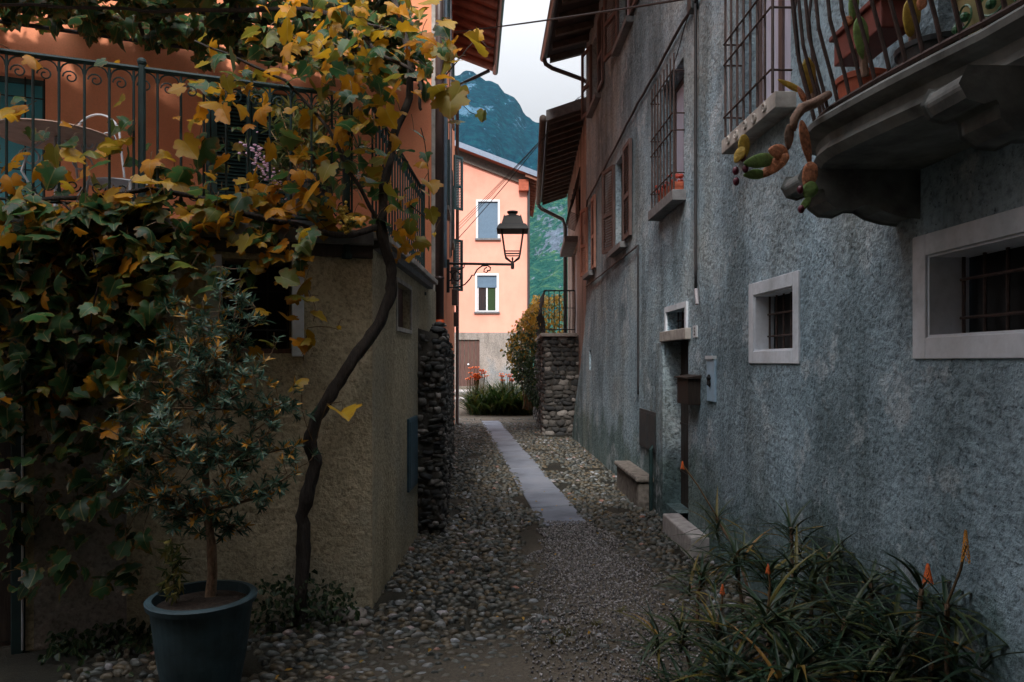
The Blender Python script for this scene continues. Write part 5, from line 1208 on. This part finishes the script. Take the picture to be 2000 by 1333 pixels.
# ------------------------------------------------------------------ aloe bed, bottom right
AT, AF = strip_template(.034, 7, .42, .45)
for i in range(len(AT)):                                   # broad clasping base tapering to a point
    t = AT[i][1]; AT[i][0] *= (1.25-t*.9)
def aloe(label, c, nl, length, cols=(0, .8), stemto=None, spike=None, loose=1.0, k=[0]):
    t = thing('aloe', label, 'aloe', tuple(stemto or c), 'aloes in the bed along the grey wall')
    pos = []; nr = []; tp = []; sz = []; lvv = []
    c = Vector(c); c_main = c; crowns = [c]+[c+Vector((U(-.16, .12), U(-.16, .12), U(-.16, .03))) for _ in range(2)]
    for i in range(nl*2):
        c = crowns[0] if i < nl else crowns[1+i % 2]
        th = i*2.4+U(-.4, .4); el = R(U(-5, 75))*(1-.3*random.random()); o = Vector((math.cos(th)*math.cos(el), math.sin(th)*math.cos(el), math.sin(el)))
        pos.append(tuple(c-Vector((0, 0, U(0, .10))))); tp.append(tuple(o)); h = Vector((-math.cos(th)*math.sin(el), -math.sin(th)*math.sin(el), math.cos(el))); nr.append(tuple(h))
        sz.append(length*U(.65, 1.15)); lvv.append(U(*cols) if random.random() > .1 else U(.85, 1))
    c = c_main
    narrow('leaves', t, (np.array(pos), np.array(nr), np.array(tp), np.array(sz), np.array(lvv)), 'aloe', AT, AF)
    if stemto is not None:
        mb = MB(); s0 = Vector(stemto); s0.z = max(s0.z, 0); mb.tube(jag([s0, s0.lerp(c, .5)+Vector((U(-.05, .05), 0, -.04)), c], .01), .009, 6); build('stem', mb, M['barkp'], t)
    if spike:
        tip, mat_, r = spike; tip = Vector(tip); mb = MB(); mb.tube([c, c.lerp(tip, .6)+Vector((.01, 0, 0)), tip], .005, 5); st_ = build('flower_stalk', mb, M['twig'], t)
        mb = MB(); h = r*(9 if mat_ == 'yellowfl' else 4.5)
        for j in range(70):
            f = j/70; a = j*2.4; rr = r*(1.1-f)*.9; p = tip+Vector((math.cos(a)*rr, math.sin(a)*rr, -h*.5+h*f)); mb.tube([p, p+Vector((math.cos(a)*r*.3, math.sin(a)*r*.3, -r*.8))], [r*.16, r*.1], 4)
        build('flower_spike', mb, M[mat_], st_)
    return t
# (px, py, depth) of each crown; the stem reaches down to the bed
al = [(1400, 1010, 4.3, 16, .22, 'leaning aloe stem arching over the pale door step'),
      (1545, 1030, 4.0, 18, .24, 'aloe crown highest against the grey wall, right of the door step'),
      (1440, 1080, 3.9, 18, .26, 'aloe crown just in front of the door step'),
      (1370, 1120, 3.9, 16, .24, 'yellow-tinged aloe at the left front edge of the bed beside the door step'),
      (1500, 1110, 3.7, 20, .28, 'dense aloe crown in the middle of the bed below the leaning stem'),
      (1620, 1080, 3.9, 18, .24, 'aloe crown against the wall in the middle of the bed'),
      (1700, 1130, 3.7, 16, .26, 'dark aloe crown against the wall right of the middle'),
      (1800, 1150, 3.5, 16, .26, 'aloe with an orange flower near the right end of the bed'),
      (1850, 1180, 3.4, 14, .26, 'rightmost aloe with a tall yellow flower spike'),
      (1330, 1240, 3.6, 16, .24, 'leftmost low aloe spilling over the cobbles'),
      (1400, 1220, 3.4, 20, .28, 'aloe with bright arched leaves at the lower left of the bed'),
      (1500, 1190, 3.3, 20, .32, 'large aloe with long drooping yellowish leaf in the bed centre'),
      (1560, 1300, 3.0, 22, .34, 'big aloe rosette nearest the viewer at the bottom edge'),
      (1650, 1210, 3.2, 20, .30, 'broad aloe rosette in the lower middle of the bed'),
      (1740, 1240, 3.1, 18, .30, 'dark aloe at the lower right of the bed'),
      (1420, 1320, 3.1, 18, .30, 'low aloe at the bottom left corner of the bed'),
      (1690, 1320, 2.95, 18, .32, 'dark aloe at the bottom edge right of the big rosette'),
      (1340, 1320, 3.3, 14, .26, 'small aloe at the bottom edge over the cobbles'),
      (1820, 1290, 3.0, 16, .30, 'shaded aloe low in the right corner under the wall'),
      (1590, 1150, 3.5, 18, .28, 'aloe crown behind the broad rosette in the bed')]
sp = {7: (P(1812, 1118, 2.86), 'orangefl', .016), 8: (P(1886, 1065, 2.68), 'yellowfl', .013), 0: (P(1333, 908, 4.4), 'orangefl', .010), 11: (P(1500, 1110, 3.3), 'orangefl', .009), 10: (P(1411, 1150, 3.4), 'orangefl', .010)}
for i, (px, py, D_, nl, ln, lab) in enumerate(al):
    D_ = min(D_, 2601/(px-950)*.955)
    c = P(px, py, D_); lim = 1.858-.0357*D_-.06
    if c.x > lim: c.x = lim
    yel = i in (3, 10, 11, 0)
    aloe(lab, tuple(c), int(nl*1.6), ln*1.08, (.3, .95) if yel else (0, .8), stemto=(min(lim, c.x+U(-.05, .05)) if i else 1.35, D_+U(-.05, .05) if i else 4.1, .0 if i else .35), spike=sp.get(i))
# fallen dry leaves of the aloes: curled orange strips are part of the crown above
# grass tufts in the lane
for i, (px, py, lab) in enumerate(((1215, 1200, 'dry grass tuft growing right of the gravel patch'), (1165, 1228, 'small grass tuft in the sand below the gravel'), (1110, 1245, 'wider grass tuft in the middle of the sandy cobbles'), (1080, 1260, 'lowest grass tuft of the sandy strip'))):
    D_ = 2310/(py-706); g0 = P(px, py, D_); mb = MB()
    for _ in range(26):
        a = U(0, 6.28); l = U(.02, .06); b0_ = g0+Vector((U(-.025, .025), U(-.02, .02), .01)); mb.tube([b0_, b0_+Vector((math.cos(a)*l*.3, math.sin(a)*l*.3, l*.6)), b0_+Vector((math.cos(a)*l*.8, math.sin(a)*l*.8, l*.8))], [.0018, .0014, .0004], 3, False)
    build('grass_tuft', mb, M['grass'], None, label=lab, cat='grass tuft', loc=tuple(g0), group='grass tufts between the cobbles')

# ------------------------------------------------------------------ creeper on the terrace and daylilies
cr_ = thing('creeper', 'golden and green creeper cascading over the side of the stone terrace', 'climbing plant', (.5, 20, 0))
pos = []; lvv = []; size = []
for _ in range(4200):
    f = random.random(); Y_ = U(17, 22.5)
    px = 1057-64*math.sin(math.pi*min(1, f*.95+.05))*U(.2, 1)+random.gauss(0, 4); py = 590+205*f
    p = P(px, py, Y_); pos.append(tuple(p)); size.append(U(.05, .11)); lvv.append(min(1, max(0, (1.1-f*1.5) + random.gauss(0, .25)) if px > 1005 else U(.35, 1.05)-f*.3))
for _ in range(600):
    p = P(U(1040, 1100), U(575, 650), U(21.2, 22.5)); pos.append(tuple(p)); size.append(U(.07, .13)); lvv.append(U(.45, 1))
T6 = np.array([(0, 0, 0), (.35, .4, .05), (.2, .9, 0), (0, 1, -.1), (-.2, .9, 0), (-.35, .4, .05)]); F6 = np.array([(0, 1, 2), (0, 2, 3), (0, 3, 4), (0, 4, 5)])
leaves('foliage', cr_, pos, size, np.clip(np.array(lvv), 0, 1), 'creeper', T=T6, TF=F6, rad=np.full(6, .3), nbias=(-.4, -.6, .5), spread=.6)
mb = MB()
for k in range(9): p = P(1046-U(0, 25), 800, 21); mb.tube(jag([p, P(1040-U(0, 30), 700, 20.5), P(1050-U(0, 20), 610, 20)], .08), .02, 5)
build('stems', mb, M['twig'], cr_)
dl = thing('daylily_clump', 'daylily clump with arching leaves and orange flowers at the end of the lane', 'flowering plant', (-.4, 22.8, 0))
BT, BF = strip_template(.03, 5, .55, .3)
pos = []; nr = []; tp = []; sz = []; lvv = []
for _ in range(2600):
    x, y = U(-1.3, .85), U(21.8, 24.2); th = U(0, 6.28); el = R(U(48, 88)); pos.append((x, y, 0)); tp.append((math.cos(th)*math.cos(el), math.sin(th)*math.cos(el), math.sin(el))); nr.append((-math.cos(th)*math.sin(el), -math.sin(th)*math.sin(el), math.cos(el))); sz.append(U(.6, 1.25)*(1-.25*abs(x+.2))); lvv.append(U(0, 1))
narrow('leaves', dl, (np.array(pos), np.array(nr), np.array(tp), np.array(sz), np.array(lvv)), 'daylily', BT, BF)
for k in range(44):
    mb = MB(); ms = MB()
    if k < 30: p = P(random.gauss(935, 9), random.gauss(735, 8), 22.4)
    else: p = P(U(970, 1002), U(732, 748), 22.3)
    ms.tube([(p.x+U(-.1, .1), p.y+U(-.1, .1), 0), p], .008, 4)
    for j in range(6):
        a = j*math.pi/3; mb.add([p, p+Vector((math.cos(a-.35)*.09, math.sin(a-.35)*.09, .07)), p+Vector((math.cos(a)*.15, math.sin(a)*.15, .04)), p+Vector((math.cos(a+.35)*.09, math.sin(a+.35)*.09, .07))], [(0, 1, 2, 3)])
    fs_ = build('flower_stalk', ms, M['grass'], dl); build('flower', mb, M['orangefl'], fs_)
# low shrubs at the foot of the left wall
sh = thing('ground_ivy', 'dark low ivy spreading at the foot of the outbuilding around the vine trunk', 'ivy', tuple(L.pt(ht(.5), 0, .15)))
pos = []; size = []; lvv = []
for _ in range(900):
    t = U(.12, 1.7); hh = .25*math.exp(-((t-.55)/.35)**2)+.12; d = abs(random.gauss(0, .16))+.03; z = U(.02, hh)*(1-d*.8)+.02
    pos.append(tuple(L.pt(ht(t), max(.02, z), d))); size.append(U(.025, .05)); lvv.append(U(0, .35))
leaves('foliage', sh, pos, size, np.array(lvv), 'creeper', T=T6, TF=F6, rad=np.full(6, .2), nbias=(.1, -.5, .7), spread=.6)
# loose border stones by the wall foot
rk = [(600, 1190, .06), (640, 1205, .08), (685, 1210, .09), (660, 1190, .05), (705, 1222, .05), (560, 1200, .07)]
for i, (px, py, r) in enumerate(rk):
    D_ = min(2310/(py-706), 4.75); mb = MB(); ico((0, 0, 0), r, mb, 10, 7, (1.2, .8, .6), None, .25)
    c = P(px, py, D_); c.z = r*.3; mb.v = [tuple(Vector(v)+c) for v in mb.v]
    build('border_stone', mb, M['rubbled'], None, smooth=True, cat='stone', loc=tuple(c), group='loose stones at the foot of the outbuilding',
          label=['grey stone in the ivy right beside the vine foot', 'medium stone third along the edge from the house corner', 'largest loose stone close to the outbuilding corner', 'small pale stone lying behind the larger ones near the corner', 'small stone nearest the outbuilding corner', 'stone farthest left along the foot of the wall'][i])
# fallen leaves on the lane
pos = []; size = []; lvv = []
for _ in range(60):
    a, b_ = U(-1.2, 1.3), U(3.3, 9); 
    if a > leftlim(b_)+.05: pos.append((a, b_, .045)); size.append(U(.02, .045)); lvv.append(U(.7, 1))
leaves('fallen_leaves', None, pos, size, np.array(lvv), 'creeper', T=T6, TF=F6, rad=np.full(6, .2), nbias=(0, 0, 1), spread=.25, kind='stuff', label='small orange fallen leaves scattered over the cobbles')

# ------------------------------------------------------------------ air
HAZE = 0.00007
if HAZE:
    mb = MB(); mb.box(-520, 450, -30, 1200, -8, 470)
    m = bpy.data.materials.new('haze'); m.use_nodes = True; n = m.node_tree; n.nodes.clear(); v = n.nodes.new('ShaderNodeVolumePrincipled'); o = n.nodes.new('ShaderNodeOutputMaterial')
    v.inputs['Color'].default_value = (.55, .8, .95, 1); v.inputs['Density'].default_value = HAZE; v.inputs['Anisotropy'].default_value = .1; n.links.new(v.outputs[0], o.inputs['Volume'])
    build('haze', mb, m, None, kind='stuff', label='thin blue haze filling the valley air')
